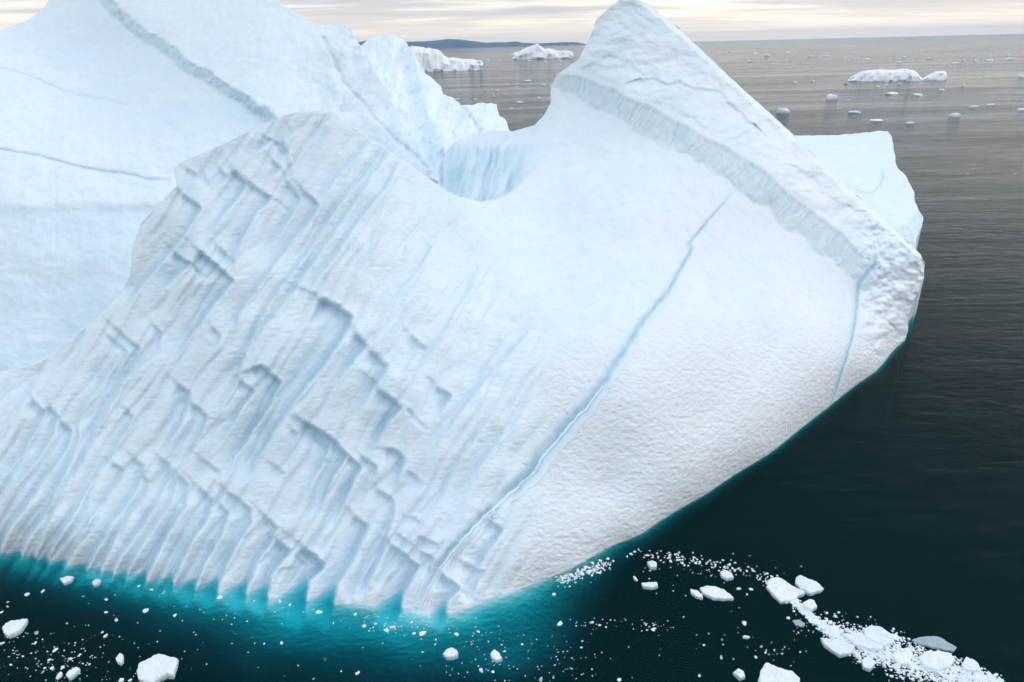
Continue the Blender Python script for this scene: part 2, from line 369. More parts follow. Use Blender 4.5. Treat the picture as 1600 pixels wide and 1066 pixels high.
FS = Sheet(poly, 1.35); X, Y = FS.X, FS.Y
base_pts = ctrl([
    # waterline
    (-60, 850, 'z', 0), (0, 862, 'z', 0), (75, 884, 'z', 0), (200, 905, 'z', 0), (300, 920, 'z', 0), (420, 932, 'z', 0), (520, 942, 'z', 0), (640, 948, 'z', 0),
    (720, 955, 'z', 0), (800, 926, 'z', 0), (900, 886, 'z', 0), (1000, 838, 'z', 0), (1100, 775, 'z', 0), (1200, 712, 'z', 0), (1300, 633, 'z', 0), (1370, 583, 'z', 0), (1412, 532, 'z', 0),
    # top rim, left to right
    (-60, 600, 'Y', 57), (0, 583, 'Y', 59), (100, 537, 'Y', 61), (205, 410, 'Y', 66), (272, 265, 'Y', 71), (335, 231, 'Y', 73), (435, 183, 'Y', 75), (500, 176, 'Y', 75.5), (560, 205, 'Y', 75),
    (620, 245, 'Y', 75), (690, 295, 'Y', 75), (750, 316, 'Y', 76), (800, 302, 'Y', 79), (835, 200, 'Y', 90), (862, 150, 'Y', 92), (925, 50, 'Y', 94.5), (980, -5, 'Y', 97.5),
    (1060, 46, 'Y', 98.5), (1150, 130, 'Y', 98.5), (1240, 212, 'Y', 98), (1360, 326, 'Y', 97), (1440, 402, 'Y', 94), (1436, 455, 'Y', 92.5),
    # terraced face
    (0, 720, 'Y', 52.5), (100, 640, 'Y', 56), (200, 760, 'Y', 50), (300, 600, 'Y', 55.5), (300, 400, 'Y', 63.5), (350, 800, 'Y', 47.5), (450, 400, 'Y', 64), (450, 620, 'Y', 53.2), (480, 260, 'Y', 71),
    (600, 500, 'Y', 58.5), (560, 780, 'Y', 47.5), (600, 330, 'Y', 68.5), (700, 700, 'Y', 49.5),
    # crest, saddle and smooth slope
    (690, 360, 'Y', 70.5), (790, 490, 'Y', 61.5), (840, 620, 'Y', 53.8), (850, 740, 'Y', 49), (860, 380, 'Y', 72), (900, 280, 'Y', 80.5), (1000, 400, 'Y', 70.5), (1000, 300, 'Y', 78), (1000, 230, 'Y', 84.5),
    (930, 520, 'Y', 60.5), (1000, 540, 'Y', 59.8), (1000, 620, 'Y', 55.0), (950, 760, 'Y', 50.0), (985, 150, 'Y', 89), (1090, 203, 'Y', 88.5), (1210, 278, 'Y', 89), (1310, 355, 'Y', 90.5), (1100, 420, 'Y', 73), (1100, 560, 'Y', 62.5), (1100, 650, 'Y', 57.8), (1200, 560, 'Y', 67.5), (1200, 440, 'Y', 76.5), (1200, 350, 'Y', 84.0),
    (1300, 530, 'Y', 74.5), (1300, 430, 'Y', 84), (1345, 470, 'Y', 85),
    # under water
    (-60, 960, 'z', -11), (0, 1000, 'z', -16), (150, 960, 'z', -5.5), (200, 1060, 'z', -15), (350, 1000, 'z', -4.5), (400, 1066, 'z', -8), (550, 1010, 'z', -3), (650, 1066, 'z', -5.5), (780, 1010, 'z', -4), (800, 1066, 'z', -6),
    (900, 960, 'z', -5.5), (950, 1040, 'z', -12), (1000, 890, 'z', -6), (1100, 835, 'z', -7), (1100, 910, 'z', -18), (1200, 768, 'z', -7), (1250, 795, 'z', -18), (1300, 690, 'z', -7), (1370, 660, 'z', -14), (1410, 590, 'z', -7), (400, 1200, 'z', -28), (800, 1200, 'z', -34), (-60, 1200, 'z', -38),
])
D = tps(base_pts)(X, Y)

# --- fin: fluted cliff band running from upper left to lower right, then the upper facet and a rounded bright rim
band_top = [(862, 112), (905, 117), (945, 132), (1000, 158), (1060, 190), (1110, 214), (1160, 240), (1210, 280), (1260, 322), (1320, 366), (1350, 395), (1372, 425)]
bt = rough_line(band_top, 5, 40, 21)
dist, side, par = polydist(X, Y, bt)
sd_ = np.where(side >= 0, dist, -dist)                       # + below the line
inb = (X > 840) & (X < 1400)
wband = np.interp(X, [860, 900, 1000, 1100, 1250, 1360, 1385], [20, 34, 44, 48, 46, 36, 20]) * (1 + .35 * fbm(X / 45, Y / 45, 3, 29))
endf = sstep(830, 910, X) * (1 - sstep(1335, 1385, X))
tt = np.clip(sd_ / wband, 0, 1)
prof = np.where(sd_ < 0, 0, np.where(sd_ < wband, tt * .9 + .1 * sstep(0, .2, tt), 1.0))
Hb = 1.25
late = np.where(sd_ > wband, np.clip(1 - (sd_ - wband) / 210, 0, 1) ** 1.2, 1)
D = D + np.where(side * 0 + sd_ > -40, Hb * prof * late * endf, 0) * np.where(sd_ > -1, 1, 0)
bandw = sstep(-3, 6, sd_) * (1 - sstep(.82, 1.05, sd_ / wband)) * endf
# flutes: narrow runnels down the band, merging upwards
ux = par * 50 + .35 * sd_
flu = fbm((X + .45 * (Y - 200)) / 5.2 + 2.0 * fbm(X / 50, Y / 26, 2, 31), Y / 60, 2, 32)
flu2 = perlin((X + .42 * (Y - 200)) / 17 + 1.2 * fbm(X / 60, Y / 40, 2, 34), Y / 70, 35)
D = D + bandw * (.15 * flu + .20 * flu2)
# upper facet: slumped layers and broken edges
up = np.where(sd_ < 0, 1, 0) * sstep(0, 14, -sd_) * sstep(860, 920, X) * (X > 850) * (Y < 470)
D = D + up * (.60 * fbm(X / 70, Y / 42, 4, 41) + .10 * fbm(X / 14, Y / 12, 3, 47))
for pts_, a_ in (([(1005, 122), (1025, 118), (1040, 128), (1060, 124), (1085, 134), (1110, 138), (1128, 142), (1140, 158), (1160, 172), (1175, 190)], .9), ([(1165, 205), (1185, 188), (1205, 184), (1215, 196)], .6), ([(930, 95), (950, 82), (985, 92), (1000, 110)], .4), ([(1250, 262), (1275, 275), (1290, 300), (1320, 318)], .5)):
    d_, s_, p_ = polydist(X, Y, rough_line(pts_, 4, 14, 43, 4)); D = D + .45 * a_ * np.where(s_ > 0, np.clip(1 - d_ / 34, 0, 1) * sstep(0, 7, d_), 0) * (X > 900)
rd, rs_, rp_ = polydist(X, Y, [(940, 15)] + ridge + [(1446, 420)])
D = D + 2.4 * np.clip(1 - rd / (7.5 + 5 * fbm(X / 22, Y / 22, 2, 49)), 0, 1) ** 1.3 * sstep(990, 1040, X)
# the right tip: broken facets
tipw = sstep(1325, 1375, X) * (Y > 330) * (1 - sstep(520, 600, Y))
cellx = np.abs(fbm(X / 34, Y / 30, 3, 51)) ; D = D + tipw * (1.6 * (.25 - cellx) + .14 * fbm(X / 11, Y / 10, 3, 55))
# --- inner fluted wall behind the saddle
saddle = [(684, 292), (690, 296), (715, 308), (750, 317), (775, 313), (800, 300), (830, 272), (850, 250)]
d2, s2, _ = polydist(X, Y, saddle)
behind = np.where(s2 < 0, sstep(0, 2.0, d2), 0) * sstep(682, 690, X) * (X < 870)
jump = (10.5 - 2 * sstep(690, 780, X)) * (1 - sstep(765, 868, X))
wallw = behind * sstep(214, 240, Y) * (1 - sstep(790, 850, X))
wy = np.clip((Y - np.interp(X, [680, 700, 740, 800, 860], [255, 236, 224, 222, 216])) / 85, -.3, 1)
D = D + behind * jump * (Y > 130) * (1 - .38 * np.clip(wy, 0, 1)) * np.where(Y > 190, 1, sstep(150, 190, Y))
D = D + wallw * (1.15 * fbm((X + .25 * Y) / 10 + .5 * fbm(X / 40, Y / 30, 2, 61), Y / 80, 3, 62))

# --- terraces and grooves of the front face: (width px, depth m, ramp px, points); recess lies right of the walking direction
SC = [
 (34, .90, 4, [(288, 304), (315, 325), (300, 350), (281, 380), (252, 412), (225, 445), (205, 470), (185, 500)]),
 (18, .70, 3, [(345, 264), (358, 278), (343, 290), (325, 303)]),
 (24, .90, 5, [(366, 264), (387, 288), (368, 316), (340, 348), (318, 385)]),
 (30, .80, 5, [(388, 282), (426, 310), (403, 333), (386, 360), (366, 400), (345, 430)]),
 (22, .60, 5, [(450, 280), (471, 312), (458, 338), (430, 375), (410, 400)]),
 (30, .75, 4, [(470, 292), (501, 321), (475, 357), (450, 388), (422, 425), (375, 489), (369, 515), (360, 545)]),
 (16, .55, 3, [(576, 226), (542, 261), (512, 297), (501, 319)]),
 (14, .60, 3, [(603, 230), (565, 280), (531, 321), (505, 359), (475, 404), (441, 451), (419, 479), (400, 516), (385, 550), (370, 597), (351, 630), (330, 668)]),
 (14, .62, 3, [(609, 238), (580, 276), (557, 314), (527, 357), (494, 404), (456, 458), (424, 499), (400, 531), (390, 556)]),
 (20, .60, 3, [(625, 254), (604, 291), (576, 327), (552, 357), (524, 402), (490, 445), (465, 480)]),
 (10, .30, 3, [(565, 244), (539, 280), (512, 325)]),
 (14, .70, 3, [(416, 215), (429, 221), (411, 232), (398, 238), (385, 250)]),
 (10, .70, 3, [(441, 227), (452, 239), (441, 246), (432, 256)]),
 (16, .70, 3, [(425, 247), (441, 265), (422, 282), (405, 300)]),
 (14, .35, 4, [(290, 262), (308, 272), (298, 300), (290, 325)]),
 (14, .40, 4, [(318, 268), (330, 290), (314, 310)]),
 (12, .35, 4, [(352, 240), (335, 262), (322, 282)]),
 (12, .35, 4, [(392, 206), (372, 240), (362, 262)]),
 (24, 1.0, 5, [(275, 393), (301, 415), (281, 427), (255, 455), (235, 490)]),
 (40, 1.1, 5, [(310, 390), (340, 414), (367, 440), (334, 478), (309, 513), (289, 541), (270, 575)]),
 (14, .60, 4, [(340, 384), (366, 406), (366, 432)]),
 (14, .50, 3, [(334, 512), (345, 525), (338, 540), (322, 570)]),
 (16, .50, 4, [(168, 522), (200, 548), (188, 580), (165, 615)]),
 (18, .60, 4, [(176, 507), (222, 546), (200, 588), (175, 633), (150, 680), (131, 723)]),
 (14, .45, 4, [(238, 503), (253, 519), (248, 545), (225, 590)]),
 (22, .55, 4, [(188, 560), (159, 600), (131, 644), (124, 665), (124, 684), (110, 725), (90, 765), (74, 801), (45, 841), (35, 866)]),
 (22, .55, 4, [(236, 564), (188, 598), (150, 663), (144, 688), (131, 723), (107, 755), (90, 790), (72, 825), (57, 872)]),
 (22, .70, 4, [(51, 622), (73, 646), (62, 665), (38, 708), (0, 751), (-40, 790)]),
 (20, .70, 4, [(79, 633), (90, 650), (84, 680), (58, 719), (24, 759), (-10, 800)]),
 (24, .70, 4, [(96, 658), (114, 673), (107, 699), (62, 762), (34, 801), (13, 830), (1, 860)]),
 (16, .35, 4, [(60, 590), (30, 640), (0, 687), (-30, 720)]),
 (18, .35, 4, [(20, 600), (-20, 650)]),
 (20, .60, 4, [(197, 640), (210, 652), (195, 680), (169, 721), (135, 768), (112, 812), (85, 852), (75, 882)]),
 (26, .60, 4, [(174, 721), (195, 735), (187, 752), (166, 783), (139, 816), (117, 855), (100, 888)]),
 (26, .60, 4, [(210, 715), (226, 727), (222, 750), (211, 772), (175, 819), (153, 859), (135, 892)]),
 (18, .50, 4, [(226, 742), (234, 753), (227, 778), (202, 810), (180, 846), (157, 895)]),
 (18, .50, 4, [(249, 712), (264, 725), (265, 750), (254, 770), (225, 823), (193, 866), (175, 899)]),
 (20, .50, 4, [(268, 735), (276, 758), (265, 789), (238, 832), (214, 866), (197, 906)]),
 (26, .65, 4, [(278, 741), (297, 758), (290, 792), (265, 832), (243, 873), (227, 910)]),
 (32, .75, 4, [(306, 756), (335, 783), (324, 812), (304, 841), (286, 873), (272, 912)]),
 (24, .65, 4, [(342, 783), (360, 801), (343, 843), (318, 888), (304, 922)]),
 (28, .75, 4, [(352, 764), (393, 796), (392, 819), (374, 846), (352, 886), (339, 926)]),
 (30, .75, 4, [(415, 806), (434, 825), (426, 848), (401, 880), (385, 928)]),
 (26, .80, 4, [(433, 844), (457, 862), (446, 873), (426, 897), (418, 934)]),
 (44, .95, 5, [(473, 853), (508, 880), (507, 888), (484, 909), (479, 938)]),
 (34, .80, 5, [(554, 804), (577, 823), (565, 848), (547, 884), (530, 913), (522, 945)]),
 (16, .30, 4, [(588, 870), (570, 895), (554, 926)]),
 (22, .60, 4, [(588, 762), (617, 784), (615, 807), (601, 860), (575, 915)]),
 (30, .75, 5, [(612, 850), (656, 885), (637, 918), (626, 950)]),
 (20, .55, 4, [(684, 893), (720, 920), (701, 938), (697, 960)]),
 (26, .50, 4, [(758, 808), (786, 828), (757, 870)]),
 (22, .35, 6, [(724, 878), (755, 893), (744, 918)]),
 (14, .45, 4, [(636, 805), (648, 807), (667, 825)]),
 (12, .40, 4, [(620, 832), (645, 849)]), (12, .40, 4, [(654, 837), (685, 853)]), (14, .40, 4, [(656, 859), (682, 875), (680, 886)]),
 (22, .80, 4, [(278, 599), (298, 614), (293, 635), (282, 665), (268, 691), (255, 715)]),
 (24, .80, 4, [(299, 627), (326, 650), (317, 676), (297, 710), (280, 735)]),
 (22, .80, 4, [(376, 592), (398, 612), (378, 641), (355, 680), (335, 712)]),
 (32, .95, 5, [(391, 577), (408, 569), (440, 596), (423, 635), (370, 712), (351, 755)]),
 (50, 1.5, 9, [(499, 462), (525, 472), (553, 495), (547, 513), (516, 561), (466, 624), (432, 673), (400, 729), (385, 765)]),
 (22, .80, 7, [(557, 518), (578, 540), (560, 556), (535, 590), (505, 630)]),
 (26, .80, 7, [(580, 546), (608, 572), (598, 588), (570, 630), (545, 665)]),
 (16, .45, 4, [(456, 669), (469, 680), (458, 703), (443, 735)]),
 (30, .80, 5, [(486, 667), (518, 691), (507, 721), (486, 757), (470, 790)]),
 (24, 1.0, 6, [(472, 657), (505, 672), (530, 693), (545, 711), (522, 746), (506, 787), (490, 815)]),
 (20, .45, 5, [(426, 725), (448, 740), (443, 765)]),
 (22, .45, 5, [(314, 715), (346, 738), (345, 755)]),
 (34, 1.1, 8, [(594, 605), (632, 638), (612, 656), (586, 701), (570, 725)]),
 (22, .70, 5, [(682, 600), (707, 619), (691, 643), (670, 670)]),
 (26, .45, 4, [(830, 520), (790, 560), (753, 602), (721, 643), (689, 688), (663, 735)]),
 (20, .85, 4, [(545, 711), (565, 729), (552, 757), (534, 795), (520, 830)]),
 (18, .70, 4, [(564, 710), (591, 731), (582, 754), (560, 800)]),
 (24, .90, 6, [(603, 700), (618, 701), (635, 716), (624, 750), (618, 772)]),
 (24, .40, 4, [(790, 672), (772, 697), (736, 748), (721, 775), (700, 800)]),
 (16, .50, 5, [(640, 733), (665, 756)]),
 (26, .42, 3, [(676, 384), (668, 400), (640, 439), (606, 479), (584, 516)]),
 (22, .38, 4, [(742, 443), (715, 485), (686, 535), (660, 575)]),
 (18, .25, 4, [(600, 370), (578, 404), (546, 443), (531, 469)]),
 (20, .30, 4, [(775, 468), (752, 505), (735, 535)]),
 (22, .30, 5, [(660, 540), (630, 590)]),
 (22, .50, 6, [(462, 208), (445, 218), (452, 250), (462, 290)]),
 (20, .40, 6, [(520, 200), (496, 240), (482, 280)]),
 (16, .50, 6, [(640, 520), (668, 545), (650, 575)]),
]
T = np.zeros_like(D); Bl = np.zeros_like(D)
# organic warp so that no edge is ruler straight
WX = X + 3.0 * fbm(X / 26, Y / 26, 3, 71); WY = Y + 3.0 * fbm(X / 26, Y / 26, 3, 75)
for wd, dp, rm, pts in SC:
    wd = wd * 1.25
    P_ = np.array(pts, float); pad = wd + 8
    x0, y0 = P_.min(0) - pad; x1, y1 = P_.max(0) + pad
    i0 = max(0, int((x0 - FS.x0) / FS.step)); i1 = min(X.shape[1], int((x1 - FS.x0) / FS.step) + 1)
    j0 = max(0, int((y0 - FS.y0) / FS.step)); j1 = min(X.shape[0], int((y1 - FS.y0) / FS.step) + 1)
    if i1 <= i0 or j1 <= j0: continue
    sl = (slice(j0, j1), slice(i0, i1)); dd, ss, pp = polydist(WX[sl], WY[sl], pts); n = len(pts) - 1
    if len(pts) == 2: env = np.sin(np.pi * np.clip(pp / n, 0, 1)) ** .6
    else:
        tail = np.clip((n - pp) / 1.6, 0, 1) if pts[-1][1] < 850 else 1.0    # fades out, except at the waterline
        head = np.clip(.35 + pp / .5, 0, 1)
        env = head * tail
    sd2 = np.where(ss > 0, dd, 0)
    prof = np.where(sd2 < rm, sstep(0, rm, sd2), np.clip(1 - (sd2 - rm) / wd, 0, 1) ** 1.25)
    lip = np.where(ss <= 0, np.exp(-(dd / 4.5) ** 2), 0)
    T[sl] = np.maximum(T[sl], 0) + dp * prof * env - .06 * lip * env if False else T[sl] + dp * prof * env - .07 * lip * env
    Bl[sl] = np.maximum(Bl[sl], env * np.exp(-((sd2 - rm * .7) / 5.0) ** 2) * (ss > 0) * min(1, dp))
T = blur(T, 1.5)
face = (1 - sstep(0, 90, X - np.interp(Y, [150, 260, 400, 520, 700, 860, 960], [560, 640, 720, 800, 800, 770, 740]))) * (Y > 150)
D = D + T * np.where(X < 1000, 1, 0) * (1.22 + .85 * sstep(760, 900, Y)) * (1 - .75 * sstep(0, 60, Y - np.interp(X, [0, 75, 300, 520, 720, 800], [868, 890, 925, 950, 962, 930])))
# extra small ribs between the traced ones
acr = (X * .84 + Y * .54); alo = (-X * .54 + Y * .84)
rib = np.abs(np.mod((acr + 16 * fbm(alo / 170, acr / 260, 2, 81)) / 25, 1) - 1)          # saw
mr = sstep(-.1, .35, fbm(acr / 60, alo / 150, 2, 83))
ph1 = (acr + 20 * fbm(alo / 210, acr / 240, 3, 81)) / 23 + .9 * fbm(acr / 70, alo / 400, 2, 84)
ph2 = (acr + 26 * fbm(alo / 160, acr / 200, 3, 87)) / 41 + .7 * fbm(acr / 90, alo / 300, 2, 88)
fl1 = (1 - np.abs(np.sin(np.pi * ph1))) ** 1.6; fl2 = (1 - np.abs(np.sin(np.pi * ph2))) ** 1.8     # rounded pillows between creased grooves
D = D + face * (1 - sstep(880, 940, Y)) * (blur(fl1, .8) * (.12 + .36 * mr) + blur(fl2, .8) * (.44 - .18 * mr)) * (1 - .4 * sstep(0, .6, T))
low_left = face * sstep(640, 760, Y)
# broad swellings
D = D + face * .55 * fbm(X / 120, Y / 90, 2, 86)
# melt scallops: cross ripples on the ribs, cells on the smooth lower bulge
rp = 1 - np.abs(fbm((X + 18 * fbm(X / 50, Y / 50, 2, 91)) / 34, (Y + .12 * X) / 9.5, 2, 92)) * 2
D = D - face * .038 * rp
bulge = sstep(470, 600, Y + .05 * (X - 900)) * (1 - face) * sstep(760, 860, X + .2 * Y)
cl = 1 - np.abs(fbm(X / 17, Y / 9, 2, 95)) * 2
D = D - bulge * .05 * cl - (1 - face) * .05 * fbm(X / 60, Y / 60, 3, 99) * 1.5
D = D + .02 * fbm(X / 9, Y / 7, 3, 103)

zs = CAM_H + ray(X, Y)[..., 2] * D                           # the hull cuts back under the waterline on the right
D = D * (1 + np.where(zs < 0, -zs, 0) * .070 * sstep(860, 1200, X))
# blue veins: shallow troughs in the surface
main_vein = [(1153, 287), (1140, 305), (1110, 340), (1086, 370), (1077, 378), (1083, 384), (1061, 425), (1036, 464), (1006, 500), (985, 531), (957, 574), (936, 605), (915, 634), (886, 664), (865, 690), (846, 711), (831, 735), (800, 765), (765, 795), (730, 830), (701, 864), (682, 890), (665, 920), (654, 950)]
side_vein = [(1366, 392), (1368, 412), (1352, 430), (1341, 442), (1338, 480), (1334, 520), (1322, 560), (1310, 595), (1297, 634)]
mv = rough_line(main_vein, 3.2, 16, 111, 4.0); sv = rough_line(side_vein, 2, 20, 113, 5.0)
dv, sv_, _ = polydist(X, Y, mv); D = D + .28 * np.exp(-(dv / 5.0) ** 2) * sstep(300, 640, Y) + .16 * np.where(sv_ > 0, np.exp(-(dv / 9) ** 2), 0) * sstep(560, 700, Y)
dv2, _, _ = polydist(X, Y, sv); D = D + .15 * np.exp(-(dv2 / 3.5) ** 2)

blue_a = .30 * bandw * (.55 + .6 * np.clip(flu, -1, 1)) + (.46 * Bl + .10 * np.clip(T, 0, 1)) * (X < 1000) + wallw * np.clip(.30 + .5 * fbm((X + .25 * Y) / 10 + .5 * fbm(X / 40, Y / 30, 2, 61), Y / 80, 3, 62), 0, 1) + .08 * face  # scarp recesses: exposed blue ice, with bluish shade painted into the same tint
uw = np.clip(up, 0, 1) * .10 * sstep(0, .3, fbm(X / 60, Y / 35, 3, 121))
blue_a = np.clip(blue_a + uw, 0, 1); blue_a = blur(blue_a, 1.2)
scal_a = np.clip(bulge * 1.5 + face * .6 + .15, 0, 1.6) * (1 - bandw) * (1 - .7 * up)
zer = np.zeros_like(D)
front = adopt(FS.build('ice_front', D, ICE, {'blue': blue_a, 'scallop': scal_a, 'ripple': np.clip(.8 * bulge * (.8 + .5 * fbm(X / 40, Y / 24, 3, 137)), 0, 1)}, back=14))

def strip(sheet, DD, pts, widths, off, name, strength, sub=3.0):
    """a band of blue ice that lies in its trough, following the surface"""
    P_ = np.array(rough_line(pts, 0, 10, 0, sub)); s = np.linspace(0, 1, len(P_)); t = np.gradient(P_, axis=0); t /= np.linalg.norm(t, axis=1)[:, None]
    nr = np.stack([-t[:, 1], t[:, 0]], 1); wv = np.interp(s, np.linspace(0, 1, len(widths)), widths) * (1 + .35 * fbm(s * 40, s * 0, 3, 131))
    K = np.linspace(-1, 1, 9); V = []; A = []
    for k in K:
        q = P_ + nr * (wv * k)[:, None]; d = sheet.sample(DD, q[:, 0], q[:, 1]) - off
        V.append(CAM + ray(q[:, 0], q[:, 1]) * d[:, None])
        A.append(strength * (.38 * (1 - abs(k) ** 2) + .72 * np.exp(-((k - .25 * fbm(s * 30, s * 0, 2, 135)) / .38) ** 2)) * (abs(k) < 1) * np.minimum(1, np.minimum(s, 1 - s) * 14) * (.8 + .5 * fbm(s * 25, s * 0 + k, 2, 133)))
    n = len(P_); V = np.concatenate(V); A = np.clip(np.concatenate(A), 0, 1)
    q = [(a * n + i, a * n + i + 1, (a + 1) * n + i + 1, (a + 1) * n + i) for a in range(8) for i in range(n - 1)]
    o = mesh_np(name, V, np.array(q), None, ICE, True, {'blue': A, 'scallop': A * 0 + .15, 'ripple': A * 0}, front)
    return o
def sub_adopt(o, parent):
    o.parent = parent; o.matrix_parent_inverse = parent.matrix_world.inverted() if False else Matrix.Identity(4)
    return o
strip(FS, D, mv, [3, 4.5, 6.5, 9, 12, 15, 18, 20, 16, 13, 11, 9], .05, 'blue_vein', .82)['label'] = 'long pale blue vein running diagonally down the front'
strip(FS, D, sv, [7, 9, 6, 5, 4, 3], .05, 'blue_vein', .95)['label'] = 'short blue vein near the right tip'
# thin refrozen white seam along the main vein
seam = [(a + 3, b + 2) for a, b in mv if b > 600]
strip(FS, D, seam, [1.5, 2.0, 1.5], .12, 'white_seam', .0)['label'] = 'thin white seam of refrozen ice inside the long vein'

# --- rear wall on the left: big smooth sheet with a rough cliff step
pb = rough_line([(-70, 75), (0, 50), (25, 38), (50, 27), (68, 10), (82, -6), (110, -30), (250, -60), (420, -30), (440, 8), (470, 25), (500, 42), (520, 38), (546, 42), (556, 62), (575, 85), (590, 118), (606, 150), (625, 185), (650, 228), (690, 285), (712, 330)], 3.5, 18, 141)
pb += [(700, 420), (480, 330), (300, 420), (250, 560), (120, 640), (-70, 700)]
BS = Sheet(pb, 1.7); X, Y = BS.X, BS.Y
D = tps(ctrl([(-60, 700, 'Y', 68), (0, 583, 'Y', 72), (120, 640, 'Y', 70), (100, 535, 'Y', 76), (0, 450, 'Y', 80), (200, 450, 'Y', 80), (0, 330, 'Y', 88), (200, 330, 'Y', 88.5), (0, 200, 'Y', 103), (150, 200, 'Y', 103), (0, 50, 'Y', 128), (150, 80, 'Y', 124), (110, -30, 'Y', 138),
    (200, 10, 'Y', 128), (250, -60, 'Y', 138), (430, 185, 'Y', 104), (330, 300, 'Y', 92), (450, 300, 'Y', 97), (400, 50, 'Y', 116), (420, -30, 'Y', 126), (546, 50, 'Y', 118), (600, 200, 'Y', 106), (650, 240, 'Y', 103), (700, 330, 'Y', 97), (520, 150, 'Y', 110), (700, 420, 'Y', 92)]))(X, Y)
cl_ = rough_line([(165, -20), (182, 8), (215, 38), (262, 68), (305, 100), (345, 125), (390, 152), (432, 182), (480, 220)], 7, 26, 151, 3.0)
d, s, pp = polydist(X, Y, cl_); sdv = np.where(s >= 0, d, -d)
D = D + np.where(sdv > -1, 1.7 * np.clip(sdv / (17 + 8 * fbm(X / 40, Y / 40, 2, 153)), 0, 1) * np.clip(1 - (sdv - 17) / 260, 0, 1), 0)
bw = sstep(-6, 2, sdv) * (1 - sstep(14, 22, sdv))
D = D + bw * (.36 * fbm(X / 10, Y / 10, 4, 155, .6) + .18 * fbm(X / 5 + Y / 12, Y / 20, 2, 157))
rs = sstep(455, 560, X + .2 * Y)                             # rugged right part
D = D + .45 * fbm(X / 90, Y / 60, 5, 161) + .10 * fbm(X / 22, Y / 70, 3, 162) + rs * (1.1 * fbm(X / 45 + Y / 140, Y / 60, 5, 163, .55)) + .06 * fbm(X / 14, Y / 9, 3, 165)
shelf = sstep(315, 335, Y + 6 * fbm(X / 60, Y / 60, 2, 167)) * (X < 330)
D = D + .5 * shelf * (1 - sstep(335, 420, Y))
ln1 = rough_line([(-20, 229), (60, 243), (130, 262), (185, 270), (230, 279), (262, 281)], 2, 20, 171, 4)
ln2 = rough_line([(-20, 98), (60, 122), (100, 142), (165, 155), (205, 166)], 2, 20, 173, 4)
ex1 = rough_line([(84, 250), (88, 330), (86, 400), (96, 470)], 2, 30, 174, 4); ex2 = rough_line([(300, 95), (370, 88), (440, 99), (520, 92)], 3, 30, 176, 4); ex3 = rough_line([(505, 60), (540, 130), (600, 200), (668, 262)], 5, 22, 178, 4)
for l_, a in ((ln1, .30), (ln2, .18), (ex1, .06), (ex2, .05), (ex3, .45)):
    d, _, _ = polydist(X, Y, l_); D = D + a * np.exp(-(d / 2.4) ** 2)
bl = .18 * bw * (1 + fbm(X / 8, Y / 8, 2, 156)) + .16 * shelf * (.8 + .4 * fbm(X / 30, Y / 8, 3, 175)) + .13 * np.where(sdv > 0, 1, 0) * (1 - sstep(60, 240, sdv)) * (Y < 330)
bl = bl + .2 * rs * sstep(.12, .4, fbm(X / 22, Y / 34, 3, 177))
fr_keep = front
rear = adopt(BS.build('rear_wall', D, ICE, {'blue': np.clip(bl, 0, 1), 'scallop': zer[:1, :1] * 0 + np.zeros_like(D) + .08, 'ripple': np.zeros_like(D)}, back=18))
front = rear
strip(BS, D, ln1, [1.6, 1.8, 3.2, 2.2, 1.5], .06, 'blue_crack', .8)['label'] = 'dark blue crack near the terraced hump'
strip(BS, D, ln2, [1.3, 1.6, 1.1], .06, 'blue_crack', .45)['label'] = 'faint blue crack high on the smooth sheet'

# --- rugged ridge behind the saddle
pr_ = rough_line([(540, 120), (556, 80), (575, 62), (598, 55), (617, 56), (634, 66), (644, 80), (655, 96), (664, 112), (676, 124), (688, 132), (692, 146), (708, 153), (722, 166), (742, 163), (760, 161), (776, 162), (780, 180), (790, 188), (798, 206)], 3.5, 11, 181, 4)
pr_ += [(812, 240), (800, 330), (680, 380), (560, 260)]
RS = Sheet(pr_, 1.5); X, Y = RS.X, RS.Y
D = tps(ctrl([(556, 80, 'Y', 136), (600, 55, 'Y', 140), (640, 75, 'Y', 138), (600, 150, 'Y', 126), (650, 180, 'Y', 121), (690, 140, 'Y', 132), (700, 230, 'Y', 113), (760, 161, 'Y', 130), (798, 206, 'Y', 126), (760, 215, 'Y', 120), (680, 380, 'Y', 100), (560, 260, 'Y', 112), (800, 330, 'Y', 104)]))(X, Y)
D = D + 2.1 * fbm(X / 32 + Y / 120, Y / 60, 5, 185, .58) + .7 * np.abs(fbm(X / 16 + Y / 60, Y / 26, 4, 187, .6))
spur = [(640, 70), (655, 120), (665, 170), (690, 230)]
d, s, _ = polydist(X, Y, spur); D = D + np.where(s > 0, 3.0 * np.clip(d / 14, 0, 1) * np.clip(1 - d / 90, 0, 1), 0)
d, s, _ = polydist(X, Y, [(722, 166), (735, 185), (750, 205)]); D = D - 1.5 * np.where(s < 0, sstep(0, 7, d) * np.clip(1 - d / 40, 0, 1), 0)
adopt(RS.build('rear_ridge', D, ICE, {'blue': .13 * sstep(.12, .4, fbm(X / 20, Y / 30, 3, 189)), 'scallop': np.zeros_like(D) + .1, 'ripple': np.zeros_like(D)}, back=16))

